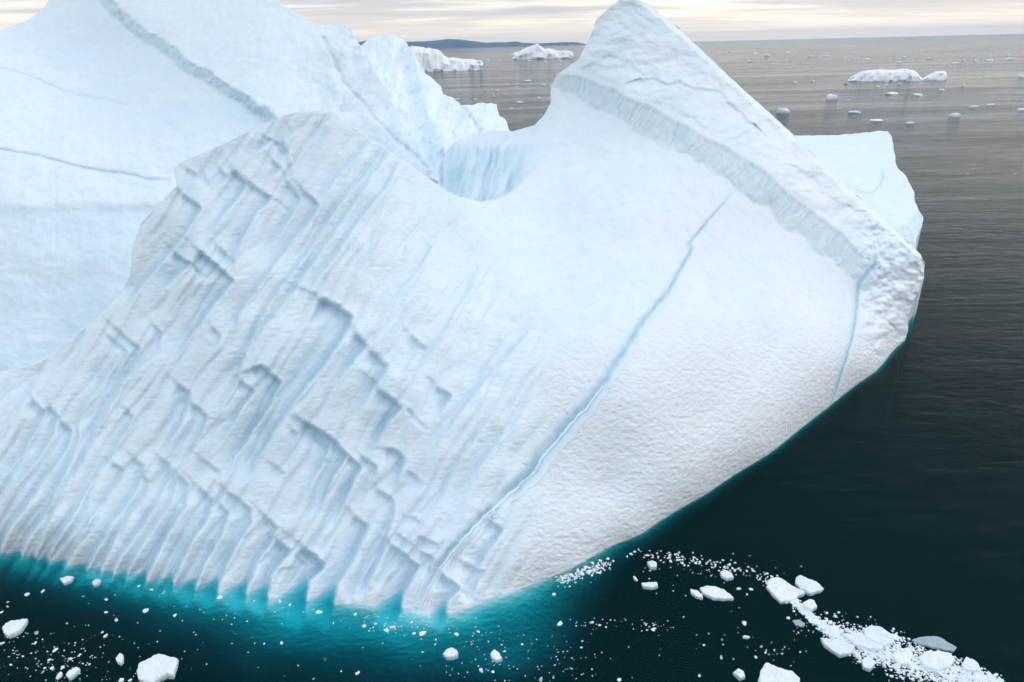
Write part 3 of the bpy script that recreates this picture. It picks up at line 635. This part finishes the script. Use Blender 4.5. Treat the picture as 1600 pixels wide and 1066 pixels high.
# --- flat ledge behind the fin
pl = rough_line([(1180, 213), (1240, 212), (1290, 212), (1340, 209), (1372, 205), (1386, 205), (1393, 214), (1396, 236), (1400, 255), (1405, 265), (1414, 273), (1419, 284), (1428, 300), (1430, 316), (1436, 330), (1443, 341), (1440, 355), (1433, 368), (1430, 388), (1418, 410)], 2.2, 9, 191, 4)
pl += [(1380, 440), (1280, 400), (1180, 300)]
LS = Sheet(pl, 1.4); X, Y = LS.X, LS.Y
D = tps(ctrl([(1180, 213, 'Y', 150), (1290, 212, 'Y', 148), (1386, 205, 'Y', 145), (1400, 260, 'Y', 132), (1430, 320, 'Y', 121), (1300, 300, 'Y', 124), (1400, 350, 'Y', 114.5), (1440, 350, 'Y', 114), (1380, 440, 'Y', 106), (1280, 400, 'Y', 108)]))(X, Y)
lip_ = rough_line([(1350, 372), (1385, 364), (1402, 352), (1420, 346), (1432, 330), (1446, 320)], 3, 14, 195, 3)
d, s, _ = polydist(X, Y, lip_); sdl = np.where(s >= 0, d, -d)
D = D - np.where(sdl > 0, 3.2 * np.clip(sdl / 30, 0, 1), 0)
clf = sstep(0, 5, sdl) * (X > 1340)
D = D + clf * (.9 * fbm(X / 12 + Y / 30, Y / 16, 4, 197, .6)) + .10 * fbm(X / 60, Y / 30, 3, 199)
curl = rough_line([(1335, 296), (1350, 301), (1364, 300), (1374, 290), (1379, 278), (1379, 262)], 2, 10, 201, 3)
d, _, _ = polydist(X, Y, curl); D = D + .2 * np.exp(-(d / 2.2) ** 2)
front = adopt(LS.build('rear_ledge', D, ICE, {'blue': .0 + .10 * clf, 'scallop': np.zeros_like(D) + .05, 'ripple': np.zeros_like(D)}, back=15))
strip(LS, D, curl, [1.2, 2.2, 1.6], .08, 'blue_crack', .5)['label'] = 'curved blue crack on the smooth ledge'

# ------------------------------------------------------------------ distant icebergs
def far_berg(name, label, prof, py_base, thick, mat=FARICE, seed=0, sub='ice_block', cat='iceberg', blue_foot=False, group=None):
    """prof: (px, py_top) skyline in the photo; built as a body with depth at its true distance on the water"""
    P_ = np.array(prof, float); n = max(18, int((P_[-1, 0] - P_[0, 0]) / 2.2)); xs = np.linspace(P_[0, 0], P_[-1, 0], n)
    top = np.interp(xs, P_[:, 0], P_[:, 1]); xm = xs.mean(); base = np.interp(xs, [xs[0], xs[-1]], py_base)
    A = on_water(xs, base); Z = np.zeros(n)
    r_ = ray(xs, top); d = A[:, 1] / r_[:, 1]; Z = CAM_H + r_[:, 2] * d
    Z = np.maximum(Z, .3); mid = n / 2
    rows = 14; V = []
    wdt = A[-1, 0] - A[0, 0]
    e = np.sqrt(np.clip(1 - (np.abs(np.linspace(-1, 1, n)) ** 4), 0.25, 1))
    for j in range(rows):
        t = j / (rows - 1)                                  # 0 front waterline .. 1 rear waterline
        hgt = [(-.15), 0.12, .5, .78, .92, 1.0, .98, .92, .84, .74, .62, .45, .2, -.1][j]
        back = [0, .02, .06, .12, .2, .3, .4, .5, .6, .7, .8, .88, .95, 1.0][j]
        q = A.copy(); away = A / np.linalg.norm(A[:, :2], axis=1)[:, None]; away[:, 2] = 0
        q += away * (back * thick * e)[:, None]; q[:, 2] = Z * hgt * (1 + .10 * fbm(xs * .12, xs * 0 + j * .45, 4, seed + 3))
        q[:, :2] += away[:, :2] * (thick * .10 * fbm(xs * .13, xs * 0 + j * .7, 4, seed + 7))[:, None]
        V.append(q)
    V = np.concatenate(V); q = np.array([(j * n + i, j * n + i + 1, (j + 1) * n + i + 1, (j + 1) * n + i) for j in range(rows - 1) for i in range(n - 1)])
    o = mesh_np(name, V, q, None, mat, False); tag(o, label, cat, group); return o
far_berg('iceberg', 'flat topped white iceberg with a broken cliff end, in the gap behind the rear ridge', [(625, 76), (640, 73), (660, 74), (682, 76), (690, 80), (696, 88), (702, 92), (710, 90), (722, 93), (735, 93), (745, 95), (752, 95), (755, 99)], (114, 109), 150, seed=301)
far_berg('iceberg', 'small far white iceberg with a knobbly pointed top, left of the leaning peak', [(800, 88), (803, 82), (811, 81), (820, 76), (828, 72), (836, 69), (841, 68), (846, 73), (850, 77), (858, 76), (868, 79), (878, 80), (886, 79), (893, 80), (896, 86)], (93, 91), 180, seed=311)
lowb = far_berg('iceberg', 'long low white iceberg lying on the open sea at the right', [(1325, 125), (1332, 119), (1343, 113), (1355, 111), (1372, 110), (1388, 111), (1400, 110), (1412, 109), (1424, 111), (1432, 116), (1438, 122), (1441, 124)], (127, 126), 60, seed=321)
far_berg('iceberg', 'short wedge of ice touching the right end of the long low iceberg', [(1440, 124), (1448, 119), (1458, 113), (1466, 112), (1473, 112), (1478, 116), (1479, 123)], (126, 125), 40, seed=331)

# ------------------------------------------------------------------ floating pieces
def chunk_mesh(seed, n=20, flat=.35, jag=.35, name='ice_chunk', mat=SNOW, elong=1.0):
    """unit sized lump: uneven outline, raised irregular top, sunk below the waterline"""
    rg = np.random.RandomState(seed); a = np.linspace(0, 2 * np.pi, n, endpoint=False)
    r = 1 + jag * fbm(np.cos(a) * 1.2 + seed, np.sin(a) * 1.2, 3, seed); r *= (1 + .10 * rg.randn(n)); r = r / r.max()
    ox, oy = r * np.cos(a), r * np.sin(a) / elong
    V = []; tilt = rg.uniform(-.5, .5, 2)
    for s, h in ((.72, -.9), (.97, -.35), (1.0, 0.05), (.95, .55), (.80, .85), (.52, .98), (.22, 1.05)):
        x = ox * s; y = oy * s; z = np.full(n, flat * h)
        if h > .1: z = z * (1 + tilt[0] * x + tilt[1] * y) + flat * .35 * fbm(x * 2.3 + seed, y * 2.3, 3, seed + 1) * h
        if h > .1: x = x + .05 * rg.randn(n) * s; y = y + .05 * rg.randn(n) * s / elong
        V.append(np.stack([x, y, z], 1))
    V.append(np.array([[0, 0, flat * 1.08]])); V = np.concatenate(V); q = []
    for j in range(6):
        for i in range(n): k = (i + 1) % n; q.append((j * n + i, j * n + k, (j + 1) * n + k, (j + 1) * n + i))
    t = [(6 * n + i, 6 * n + (i + 1) % n, 7 * n) for i in range(n)]
    t += [(i, 0, (i + 1) % n) for i in range(1, n - 1)]
    o = mesh_np(name, V, np.array(q), np.array(t), mat, False, None, None, False)
    return o.data
def outline_mesh(pts, h, seed, name, mat=SNOW, slope=.25):
    h = h * .6
    """a floe whose plan follows the photographed outline, laid on the water, real thickness"""
    P_ = np.array(rough_line(list(pts) + [pts[0]], 1.3, 7, seed, 1.5)[:-1]); W_ = on_water(P_[:, 0], P_[:, 1]); c = W_.mean(0); c[2] = 0; n = len(W_); V = []
    for s, hh in ((.7, -1.5), (.97, -.8), (1.0, 0), (1.0, .55), (.975, .85), (.88, 1.0), (.66, 1.0), (.42, 1.05), (.18, 1.0)):
        q = c + (W_ - c) * s
        q[:, 2] = h * hh + (0 if hh <= 0 else h * .8 * fbm(q[:, 0] / .9, q[:, 1] / .9, 5, seed + 9, .6) * hh + slope * h * hh * (q[:, 0] - c[0]) / np.ptp(W_[:, 0]))
        V.append(q)
    q = c.copy(); q[2] = h * 1.0; V.append(q[None]); V = np.concatenate(V) - c; Q = []
    for j in range(8):
        for i in range(n): k = (i + 1) % n; Q.append((j * n + i, j * n + k, (j + 1) * n + k, (j + 1) * n + i))
    t = [(8 * n + i, 8 * n + (i + 1) % n, 9 * n) for i in range(n)]
    # image outlines are given clockwise on screen; flip to face up
    Q = np.array(Q)[:, ::-1]; t = np.array(t)[:, ::-1]
    o = mesh_np(name, V, Q, t, mat, False); o.location = c; return o
def floe(pts, h, label, seed, mat=SNOW, cat='ice floe', group=None):
    return tag(outline_mesh(pts, h, seed, 'ice_floe', mat), label, cat, group)
floe([(214, 1052), (218, 1040), (232, 1032), (245, 1026), (256, 1027), (266, 1029), (279, 1033), (276, 1045), (272, 1058), (262, 1058), (252, 1062), (240, 1069), (226, 1068), (217, 1063)], .45, 'biggest white slab floating at the lower left', 401)
floe([(4, 984), (9, 976), (20, 972), (34, 971), (44, 969), (40, 977), (34, 986), (26, 992), (15, 996), (7, 992)], .4, 'rounded white floe with a beak-like tip at the far left edge', 403)
floe([(1184, 1066), (1188, 1050), (1196, 1039), (1206, 1043), (1222, 1050), (1238, 1053), (1249, 1064), (1250, 1080), (1186, 1080)], .5, 'pale wedge shaped floe cut by the bottom edge below the brash band', 405)
floe([(1093, 920), (1104, 918), (1118, 919), (1130, 923), (1140, 930), (1146, 937), (1132, 938), (1115, 936), (1100, 930)], .3, 'smooth lens shaped white floe left of the brash band', 407)
floe([(1079, 922), (1088, 924), (1098, 931), (1098, 936), (1088, 934), (1081, 928)], .25, 'small oval floe touching the lens shaped floe', 409)
floe([(1242, 912), (1244, 904), (1250, 902), (1262, 906), (1276, 912), (1287, 922), (1274, 928), (1268, 930), (1252, 922)], .35, 'flat white slab with a pointed right end beside the head of the brash band', 411)
floe([(1197, 918), (1202, 908), (1213, 904), (1224, 909), (1238, 918), (1252, 926), (1258, 929), (1246, 934), (1232, 942), (1220, 942), (1208, 932)], .35, 'lumpy white floe leading the brash band', 413)
floe([(1424, 1001), (1440, 996), (1458, 995), (1472, 998), (1482, 1006), (1495, 1013), (1490, 1019), (1474, 1016), (1455, 1012), (1438, 1007)], .18, 'grey waterlogged floe with a small white tip above the brash band', 415, GREY)
floe([(1282, 998), (1292, 1000), (1306, 1004), (1322, 1008), (1334, 1012), (1330, 1022), (1312, 1026), (1300, 1018), (1288, 1010)], .35, 'sharp cornered white floe on the lower side of the brash band', 417)
floe([(1348, 984), (1362, 981), (1378, 984), (1390, 994), (1394, 1006), (1384, 1012), (1366, 1006), (1352, 1000)], .4, 'rounded high floe in the middle of the brash band', 419)
floe([(1320, 996), (1332, 990), (1346, 994), (1362, 1004), (1380, 1012), (1376, 1018), (1356, 1016), (1336, 1010)], .35, 'long white floe packed against the rounded floe in the brash band', 421)
floe([(1434, 1028), (1448, 1020), (1468, 1020), (1484, 1024), (1492, 1034), (1484, 1044), (1464, 1049), (1444, 1044)], .38, 'broad white floe under the grey waterlogged one', 423)
floe([(1502, 1040), (1508, 1030), (1518, 1033), (1528, 1040), (1533, 1050), (1518, 1050), (1506, 1047)], .4, 'upright white floe near the lower end of the brash band', 425)
floe([(1392, 1026), (1402, 1020), (1414, 1022), (1424, 1030), (1420, 1040), (1404, 1040)], .35, 'blocky floe between the two broad floes of the brash band', 427)
floe([(1346, 1034), (1354, 1028), (1362, 1030), (1366, 1042), (1360, 1048), (1349, 1044)], .35, 'small bright lump on the lower left rim of the brash band', 429)
floe([(1254, 944), (1264, 939), (1272, 941), (1276, 950), (1268, 956), (1257, 952)], .35, 'round lump in the narrow neck of the brash band', 431)
floe([(1238, 970), (1248, 969), (1258, 975), (1256, 980), (1244, 978)], .12, 'dim half sunken piece left of the narrow neck of the brash band', 433, GREY)
floe([(692, 1024), (697, 1017), (705, 1014), (714, 1018), (717, 1025), (708, 1029), (698, 1030)], .35, 'white lump on turquoise water below the foot of the long vein', 435)
floe([(766, 1024), (772, 1016), (780, 1022), (785, 1032), (776, 1034), (769, 1030)], .3, 'steep little floe right of the lump below the vein', 437)
floe([(1145, 1052), (1153, 1047), (1161, 1052), (1164, 1060), (1156, 1062)], .3, 'teardrop floe left of the wedge shaped floe', 439)
floe([(94, 906), (103, 902), (116, 903), (110, 910), (100, 913)], .3, 'angular white floe close under the first teeth of ice at the left', 441)
floe([(144, 911), (152, 906), (159, 908), (152, 915), (146, 916)], .28, 'slim oval floe right of the angular one under the ice teeth', 443)
floe([(103, 1056), (112, 1048), (121, 1044), (126, 1047), (118, 1055), (108, 1062)], .3, 'elongated white floe among small bits at the bottom left', 445)
floe([(181, 1030), (187, 1023), (193, 1025), (194, 1034), (188, 1039), (183, 1036)], .28, 'egg shaped floe with a dark dimple left of the biggest slab', 447)
floe([(1002, 912), (1014, 912), (1026, 913), (1028, 918), (1018, 920), (1005, 918)], .3, 'flat oblong floe below the brash cluster at the waterline', 449)
floe([(1011, 880), (1018, 878), (1026, 882), (1026, 888), (1016, 888)], .3, 'small rounded floe above the flat oblong one', 451)
floe([(1125, 896), (1133, 893), (1143, 898), (1146, 904), (1136, 906), (1127, 901)], .32, 'two-lobed floe on the thin line of brash', 453)

protos = [chunk_mesh(500 + k, 9, [.16, .24, .38, .14][k % 4], .6, 'ice_chunk', SNOW, [1.1, 1.5, 2.1, 1.3][k % 4]) for k in range(16)]
gprotos = [chunk_mesh(540 + k, 9, .12, .6, 'ice_chunk', GREY, 1.5) for k in range(3)]
count = [0]
ANCH_NEAR = [(246, 1047, 'the biggest white slab'), (24, 984, 'the floe with a beak-like tip'), (105, 907, 'the angular floe under the ice teeth'), (112, 1055, 'the elongated floe at the bottom left'), (187, 1031, 'the egg shaped floe'), (705, 1022, 'the white lump below the long vein'),
  (775, 1026, 'the steep little turquoise water floe'), (660, 950, 'the foot of the long blue vein'), (1118, 928, 'the lens shaped floe'), (1014, 916, 'the flat oblong floe'), (1134, 899, 'the two-lobed floe'), (1153, 1055, 'the teardrop floe'), (1215, 1055, 'the bottom edge floe'), (480, 935, 'the widest ice tooth gap'), (300, 918, 'the middle ice teeth'), (910, 893, 'the small waterline cluster')]
ANCH_BAND = [(1225, 925, 'the lumpy floe leading the brash band'), (1264, 916, 'the slab with a pointed right end'), (1265, 948, 'the round lump in the narrow neck'), (1306, 1010, 'the sharp cornered floe of the band'), (1372, 996, 'the rounded high floe of the band'), (1346, 1005, 'the long white floe of the band'), (1460, 1005, 'the grey waterlogged floe'), (1464, 1034, 'the broad floe under the grey one'), (1518, 1042, 'the upright floe of the band'), (1407, 1031, 'the blocky floe of the band'), (1356, 1038, 'the bright rim lump')]
ANCH_FAR = [(1400, 118, 'the long low iceberg'), (1459, 118, 'the short wedge of ice at sea'), (1320, 208, 'the flat rear ledge'), (1600, 60, 'the faint far hills'), (1180, 150, 'the sharp peak edge'), (1590, 180, 'the right edge of the view')]
ANCH_GAP = [(695, 95, 'the flat topped far iceberg'), (848, 85, 'the knobbly far iceberg'), (765, 170, 'the rear ridge end'), (860, 150, 'the left edge of the leaning peak'), (800, 200, 'the lowest gap point')]
_used = {}
def where(px, py, wpx, anchors, noun):
    best = sorted(anchors, key=lambda t: math.hypot(px - t[0], (py - t[1]) * 1.3))
    for rank in range(len(best)):
        ax, ay, nm = best[rank]; dx, dy = px - ax, py - ay; r = math.hypot(dx, dy); an = math.degrees(math.atan2(-dy, dx)) % 360
        dr = ['right of', 'above and right of', 'above', 'above and left of', 'left of', 'below and left of', 'below', 'below and right of'][int((an + 22.5) // 45) % 8]
        ds = 'just' if r < 22 else ('a little' if r < 55 else 'well')
        sz = 'tiny' if wpx < 6 else ('small' if wpx < 10 else ('medium' if wpx < 15 else 'larger'))
        t = '%s %s %s %s %s' % (sz, noun, ds, dr, nm)
        if t not in _used or rank == min(2, len(best) - 1):
            _used[t] = _used.get(t, 0) + 1; return t
    return t
def chunk(px, py, wpx, label, group, name='ice_chunk', cat='ice chunk', mesh=None, flat=1.0):
    d = float(depth_z(np.array(float(px)), np.array(float(py)), 0)); c = on_water(np.array(float(px)), np.array(float(py)))
    s = wpx * d / F_PX / 2
    k = count[0]; count[0] += 1
    o = bpy.data.objects.new(name, mesh or (gprotos[k % 3] if k % 9 == 4 and py > 300 else protos[k % len(protos)])); C.objects.link(o)
    o.location = c; rr = random.Random(k * 7 + 3)
    o.rotation_euler = (rr.uniform(-.08, .08), rr.uniform(-.08, .08), rr.uniform(-3.1, 3.1) if py > 300 else rr.uniform(-.4, .4)); o.scale = (s, s * rr.uniform(.8, 1.2), s * rr.uniform(.8, 1.25) * flat)
    tag(o, label, cat, group); return o
GN = 'small ice chunks drifting on the near water'
near = [(42, 929, 9), (12, 941, 5), (12, 948, 6), (2, 957, 7), (57, 989, 12), (55, 1005, 8), (2, 1006, 10), (86, 1016, 11), (36, 1026, 5), (124, 1024, 8), (110, 1030, 9), (77, 1031, 6), (81, 1044, 7), (67, 1050, 8), (17, 1039, 6), (98, 1043, 10), (70, 1044, 5),
  (140, 1038, 5), (93, 1056, 16), (190, 1063, 12), (203, 1063, 8), (67, 924, 9), (130, 932, 6), (166, 937, 8), (166, 957, 8), (182, 969, 10), (165, 994, 10), (160, 988, 5), (228, 954, 11), (273, 962, 8), (237, 922, 8), (256, 926, 11), (217, 916, 6), (343, 934, 12), (437, 940, 10), (453, 945, 7),
  (397, 939, 4), (498, 957, 14), (521, 974, 5), (555, 960, 8), (590, 964, 8), (615, 980, 9), (613, 981, 14), (569, 978, 8), (587, 975, 5), (604, 985, 12), (643, 973, 8), (660, 990, 15), (647, 990, 7), (658, 999, 6), (681, 1000, 5), (747, 987, 8), (713, 991, 10), (440, 1005, 9), (440, 975, 3), (398, 1005, 3), (413, 1006, 4),
  (559, 1052, 11), (490, 1061, 5), (466, 1040, 3), (533, 1049, 3), (875, 975, 14), (925, 973, 9), (937, 977, 6), (947, 980, 4), (866, 929, 8), (993, 905, 14), (1009, 975, 8), (1021, 984, 8), (1163, 974, 11), (1165, 996, 14), (1154, 920, 10), (1174, 921, 8), (1167, 929, 6), (1127, 1028, 7), (1100, 1008, 5), (1146, 1030, 5),
  (1093, 1056, 7), (1210, 1016, 5), (1196, 1020, 5), (1181, 1027, 6), (816, 1007, 5), (831, 1006, 3), (908, 1012, 6), (910, 1002, 4), (845, 1062, 12), (893, 1045, 5), (925, 1046, 4), (968, 1062, 9), (788, 1018, 7), (752, 1048, 14), (770, 1050, 6), (1087, 880, 6), (1066, 880, 8), (1048, 876, 6), (1013, 868, 5), (1245, 972, 9), (1232, 966, 8), (1016, 892, 5), (1091, 928, 9), (306, 992, 3), (285, 970, 3)]
clus = [(878, 905, 13), (886, 897, 11), (893, 899, 9), (903, 891, 10), (909, 897, 12), (915, 886, 9), (921, 893, 8), (926, 880, 9), (932, 886, 10), (938, 876, 8), (944, 880, 7), (900, 903, 7), (910, 904, 6), (925, 899, 7), (950, 873, 7), (986, 866, 8), (980, 870, 6), (992, 862, 6), (958, 877, 5), (870, 902, 6), (889, 907, 7), (935, 895, 6)]
for a in near: chunk(*a, where(*a, ANCH_NEAR, 'ice chunk'), GN)
ANCH_CL = [(878, 905, 'the left end of the waterline cluster'), (909, 897, 'the middle of the waterline cluster'), (942, 877, 'the upper end of the waterline cluster'), (986, 866, 'the bits trailing off the waterline cluster')]
for a in clus: chunk(*a, where(*a, ANCH_CL, 'chunk'), 'chunks in the cluster at the waterline')
# the brash band, a river of broken pieces
rg = np.random.RandomState(77); axis_pts = np.array([(1200, 915), (1230, 930), (1262, 958), (1285, 980), (1320, 1000), (1370, 1015), (1420, 1032), (1470, 1048), (1530, 1062), (1580, 1080)]); wid = np.array([10, 18, 15, 14, 28, 34, 38, 32, 24, 16])
cum = np.concatenate([[0], np.cumsum(np.hypot(*np.diff(axis_pts, axis=0).T))])
def band_pt(sig=.5):
    s = rg.rand() ** .85 * cum[-1]; x = np.interp(s, cum, axis_pts[:, 0]); y = np.interp(s, cum, axis_pts[:, 1]); ww = np.interp(s, cum, wid)
    o = rg.randn() * sig * ww; return x + o * .5, y + o * .86
for k in range(190):
    x, y = band_pt(.48); z_ = rg.choice([6, 8, 9, 11, 14, 18], p=[.20, .2, .2, .18, .14, .08]); chunk(x, y, z_, where(x, y, z_, ANCH_BAND, 'broken chunk'), 'chunks in the brash band')
# far pieces on the open sea
far = [(1224, 176, 26), (1336, 176, 22), (1369, 189, 22), (1422, 193, 15), (1490, 182, 20), (1521, 167, 16), (1548, 164, 13), (1595, 172, 16), (1299, 155, 24), (1395, 147, 22), (1435, 149, 17), (1471, 141, 12), (1505, 134, 9), (1385, 128, 8), (1384, 133, 9), (1372, 136, 10), (1405, 132, 9), (1492, 99, 11), (1354, 93, 11), (1413, 90, 10), (1405, 98, 9), (1215, 99, 8), (1229, 101, 6), (1243, 98, 6), (1595, 121, 14), (1512, 271, 4), (1586, 272, 4), (1242, 129, 9), (1270, 127, 6),
  (719, 141, 8), (751, 142, 4), (776, 142, 9), (772, 151, 6), (812, 160, 12), (824, 127, 14), (849, 133, 9), (860, 135, 7), (807, 136, 5), (799, 170, 8), (842, 153, 7), (852, 98, 8), (827, 95, 8), (875, 96, 9), (762, 94, 7), (781, 95, 6), (714, 155, 10), (742, 155, 6), (1200, 88, 14), (1265, 89, 10), (1290, 88, 12), (1320, 90, 6), (1450, 92, 9), (1505, 95, 8), (1524, 96, 10), (1545, 95, 12), (1575, 93, 16), (1170, 96, 6), (1180, 84, 12), (1440, 84, 6), (1575, 86, 6), (1140, 81, 8), (893, 71, 5), (1230, 82, 8)]
for a in far:
    nm = ('low ice fragment floating far out on the grey sea right of the leaning peak' if a[0] > 1000 else 'low ice fragment floating in the gap between the rear ridge and the leaning peak')
    nm = where(*a, ANCH_FAR if a[0] > 1000 else ANCH_GAP, 'ice fragment'); chunk(*a, nm, 'fragments on the far sea at the right' if a[0] > 1000 else 'fragments on the far sea in the gap', 'ice_fragment', 'ice fragment', flat=1.25)
chunk(1321, 132, 6, 'dark piece of dirty ice left below the long low iceberg', None, 'ice_fragment', 'ice fragment', chunk_mesh(903, 12, .3, .3, 'dark_fragment', DARK))
chunk(508, 1031, 7, 'small dark lump floating on the turquoise water near the bottom edge', None, 'ice_chunk', 'ice chunk', chunk_mesh(905, 12, .3, .4, 'dark_lump', DARK))

# uncountable crumbs of brash
def crumbs(name, pts, label):
    V = []; Q = []; base = 0
    for (x, y, wpx) in pts:
        c = on_water(np.array(float(x)), np.array(float(y))); s = wpx * float(depth_z(np.array(float(x)), np.array(float(y)), 0)) / F_PX / 2
        n = 5; a = np.linspace(0, 2 * np.pi, n, endpoint=False) + rg.rand() * 6; r = s * (1 + .3 * rg.randn(n)).clip(.4, 1.6)
        lo = np.stack([c[0] + r * np.cos(a), c[1] + r * np.sin(a) * .9, np.full(n, -.25 * s)], 1); hi = lo.copy(); hi[:, :2] = c[:2] + (lo[:, :2] - c[:2]) * .75; hi[:, 2] = s * rg.uniform(.2, .5)
        V += [lo, hi, np.array([[c[0], c[1], hi[0, 2] * 1.1]])]
        for i in range(n):
            k = (i + 1) % n; Q += [(base + i, base + k, base + n + k), (base + i, base + n + k, base + n + i), (base + n + i, base + n + k, base + 2 * n)]
        base += 2 * n + 1
    o = mesh_np(name, np.concatenate(V), None, np.array(Q), SNOW, False); return tag(o, label, 'brash ice', kind='stuff')
pts = [(*band_pt(.58), 1.3 + 4.5 * rg.rand() ** 2.2) for _ in range(6500)]
for _ in range(170): t = rg.rand(); pts.append((990 + 240 * t + rg.randn() * 6, 868 + 50 * t ** 1.2 - 10 * math.sin(t * 3) + rg.randn() * 4.5, rg.uniform(1.5, 4.5)))
for _ in range(150): pts.append((905 + rg.randn() * 26, 893 - (rg.randn() * 8) - 0 , rg.uniform(1.5, 4))) if False else None
for _ in range(170): t = rg.rand(); pts.append((868 + 85 * t + rg.randn() * 4, 905 - 28 * t + abs(rg.randn()) * 7 - 1, rg.uniform(1.5, 4.5)))
crumbs('brash_ice', pts, 'field of fine white brash crumbs filling the band at the lower right')
pts = []
for cx_, cy_, sx_, sy_, n in ((60, 1030, 60, 25, 150), (120, 1040, 60, 20, 60), (620, 975, 40, 10, 60), (745, 1020, 50, 30, 90), (880, 1030, 40, 25, 60), (930, 975, 25, 5, 20), (1020, 980, 18, 5, 24), (1220, 1020, 30, 10, 22), (1100, 985, 60, 30, 26), (300, 1000, 120, 40, 40), (450, 960, 150, 12, 30), (1110, 890, 60, 12, 50), (1260, 985, 25, 10, 20)):
    for _ in range(n): pts.append((cx_ + rg.randn() * sx_, cy_ + rg.randn() * sy_, rg.uniform(.9, 2.8)))
pts = [q for q in pts if q[1] > np.interp(q[0], [0, 75, 300, 520, 720, 800, 900, 1000, 1200], [868, 890, 925, 950, 962, 935, 894, 846, 720]) + 3]
crumbs('ice_crumbs', pts, 'scattered fine ice crumbs sprinkled over the near water')
pts = []
for _ in range(70):
    y = 78 + rg.rand() ** 1.6 * 110; x = rg.uniform(1100, 1640); 
    if y < 74: continue
    pts.append((x, y, rg.uniform(1.2, 3.5)))
for _ in range(25): pts.append((rg.uniform(680, 900), rg.uniform(88, 180), rg.uniform(1.2, 3)))
for _ in range(150): pts.append((rg.uniform(1130, 1640), 92 + rg.randn() * 3, rg.uniform(1.2, 3)))
crumbs('ice_specks', pts, 'tiny specks of ice dotted over the distant grey sea')

# ------------------------------------------------------------------ distant coast
def coast(name, prof, dist, thick, base_y):
    P_ = np.array(prof, float); n = int((P_[-1, 0] - P_[0, 0]) / 1.5); xs = np.linspace(P_[0, 0], P_[-1, 0], n); top = np.interp(xs, P_[:, 0], P_[:, 1]) + 1.0 * fbm(xs / 9, xs * 0, 4, 601)
    r_ = ray(xs, top); d = dist / r_[:, 1]; crest = CAM + r_ * d[:, None]; crest[:, 2] = np.maximum(crest[:, 2], 2)
    V = []
    for t, h in ((-.6, -.05), (-.45, .25), (-.25, .6), (0, 1), (.3, .7), (.7, .3), (1, -.05)):
        q = crest.copy(); q[:, 1] += t * thick * (1 + .2 * fbm(xs / 14, xs * 0 + t * 3, 3, 605)); q[:, 2] = crest[:, 2] * h * (1 + .25 * fbm(xs / 10, xs * 0 + t * 5, 3, 607) * (h < 1)); V.append(q)
    V = np.concatenate(V); Q = np.array([(j * n + i, j * n + i + 1, (j + 1) * n + i + 1, (j + 1) * n + i) for j in range(6) for i in range(n - 1)])
    return tag(mesh_np(name, V, Q, None, HILL, True), kind='structure')
coast('hills', [(560, 66), (576, 63), (590, 66), (620, 66), (640, 65), (660, 65), (685, 63), (700, 61), (720, 62), (745, 65), (760, 67), (775, 66), (792, 66), (805, 65), (820, 67), (835, 68), (860, 67), (880, 66), (900, 66), (915, 69)], 25000, 1600, 72)

# ------------------------------------------------------------------ air
HAZE, o_ = new_mat('air'); pv = nd('ShaderNodeVolumePrincipled'); val(pv.inputs['Color'], (.40, .66, 1.0, 1)); val(pv.inputs['Density'], .000028); val(pv.inputs['Anisotropy'], 0.2)
L.new(pv.outputs[0], o_.inputs['Volume'])
a = 31000.0
V = np.array([(-a, -1500, -71), (a, -1500, -71), (a, a, -71), (-a, a, -71), (-a, -1500, 330), (a, -1500, 330), (a, a, 330), (-a, a, 330)], float)
tag(mesh_np('haze', V, Qd, None, HAZE, False), 'thin pale air over the whole sea', 'haze', kind='stuff')
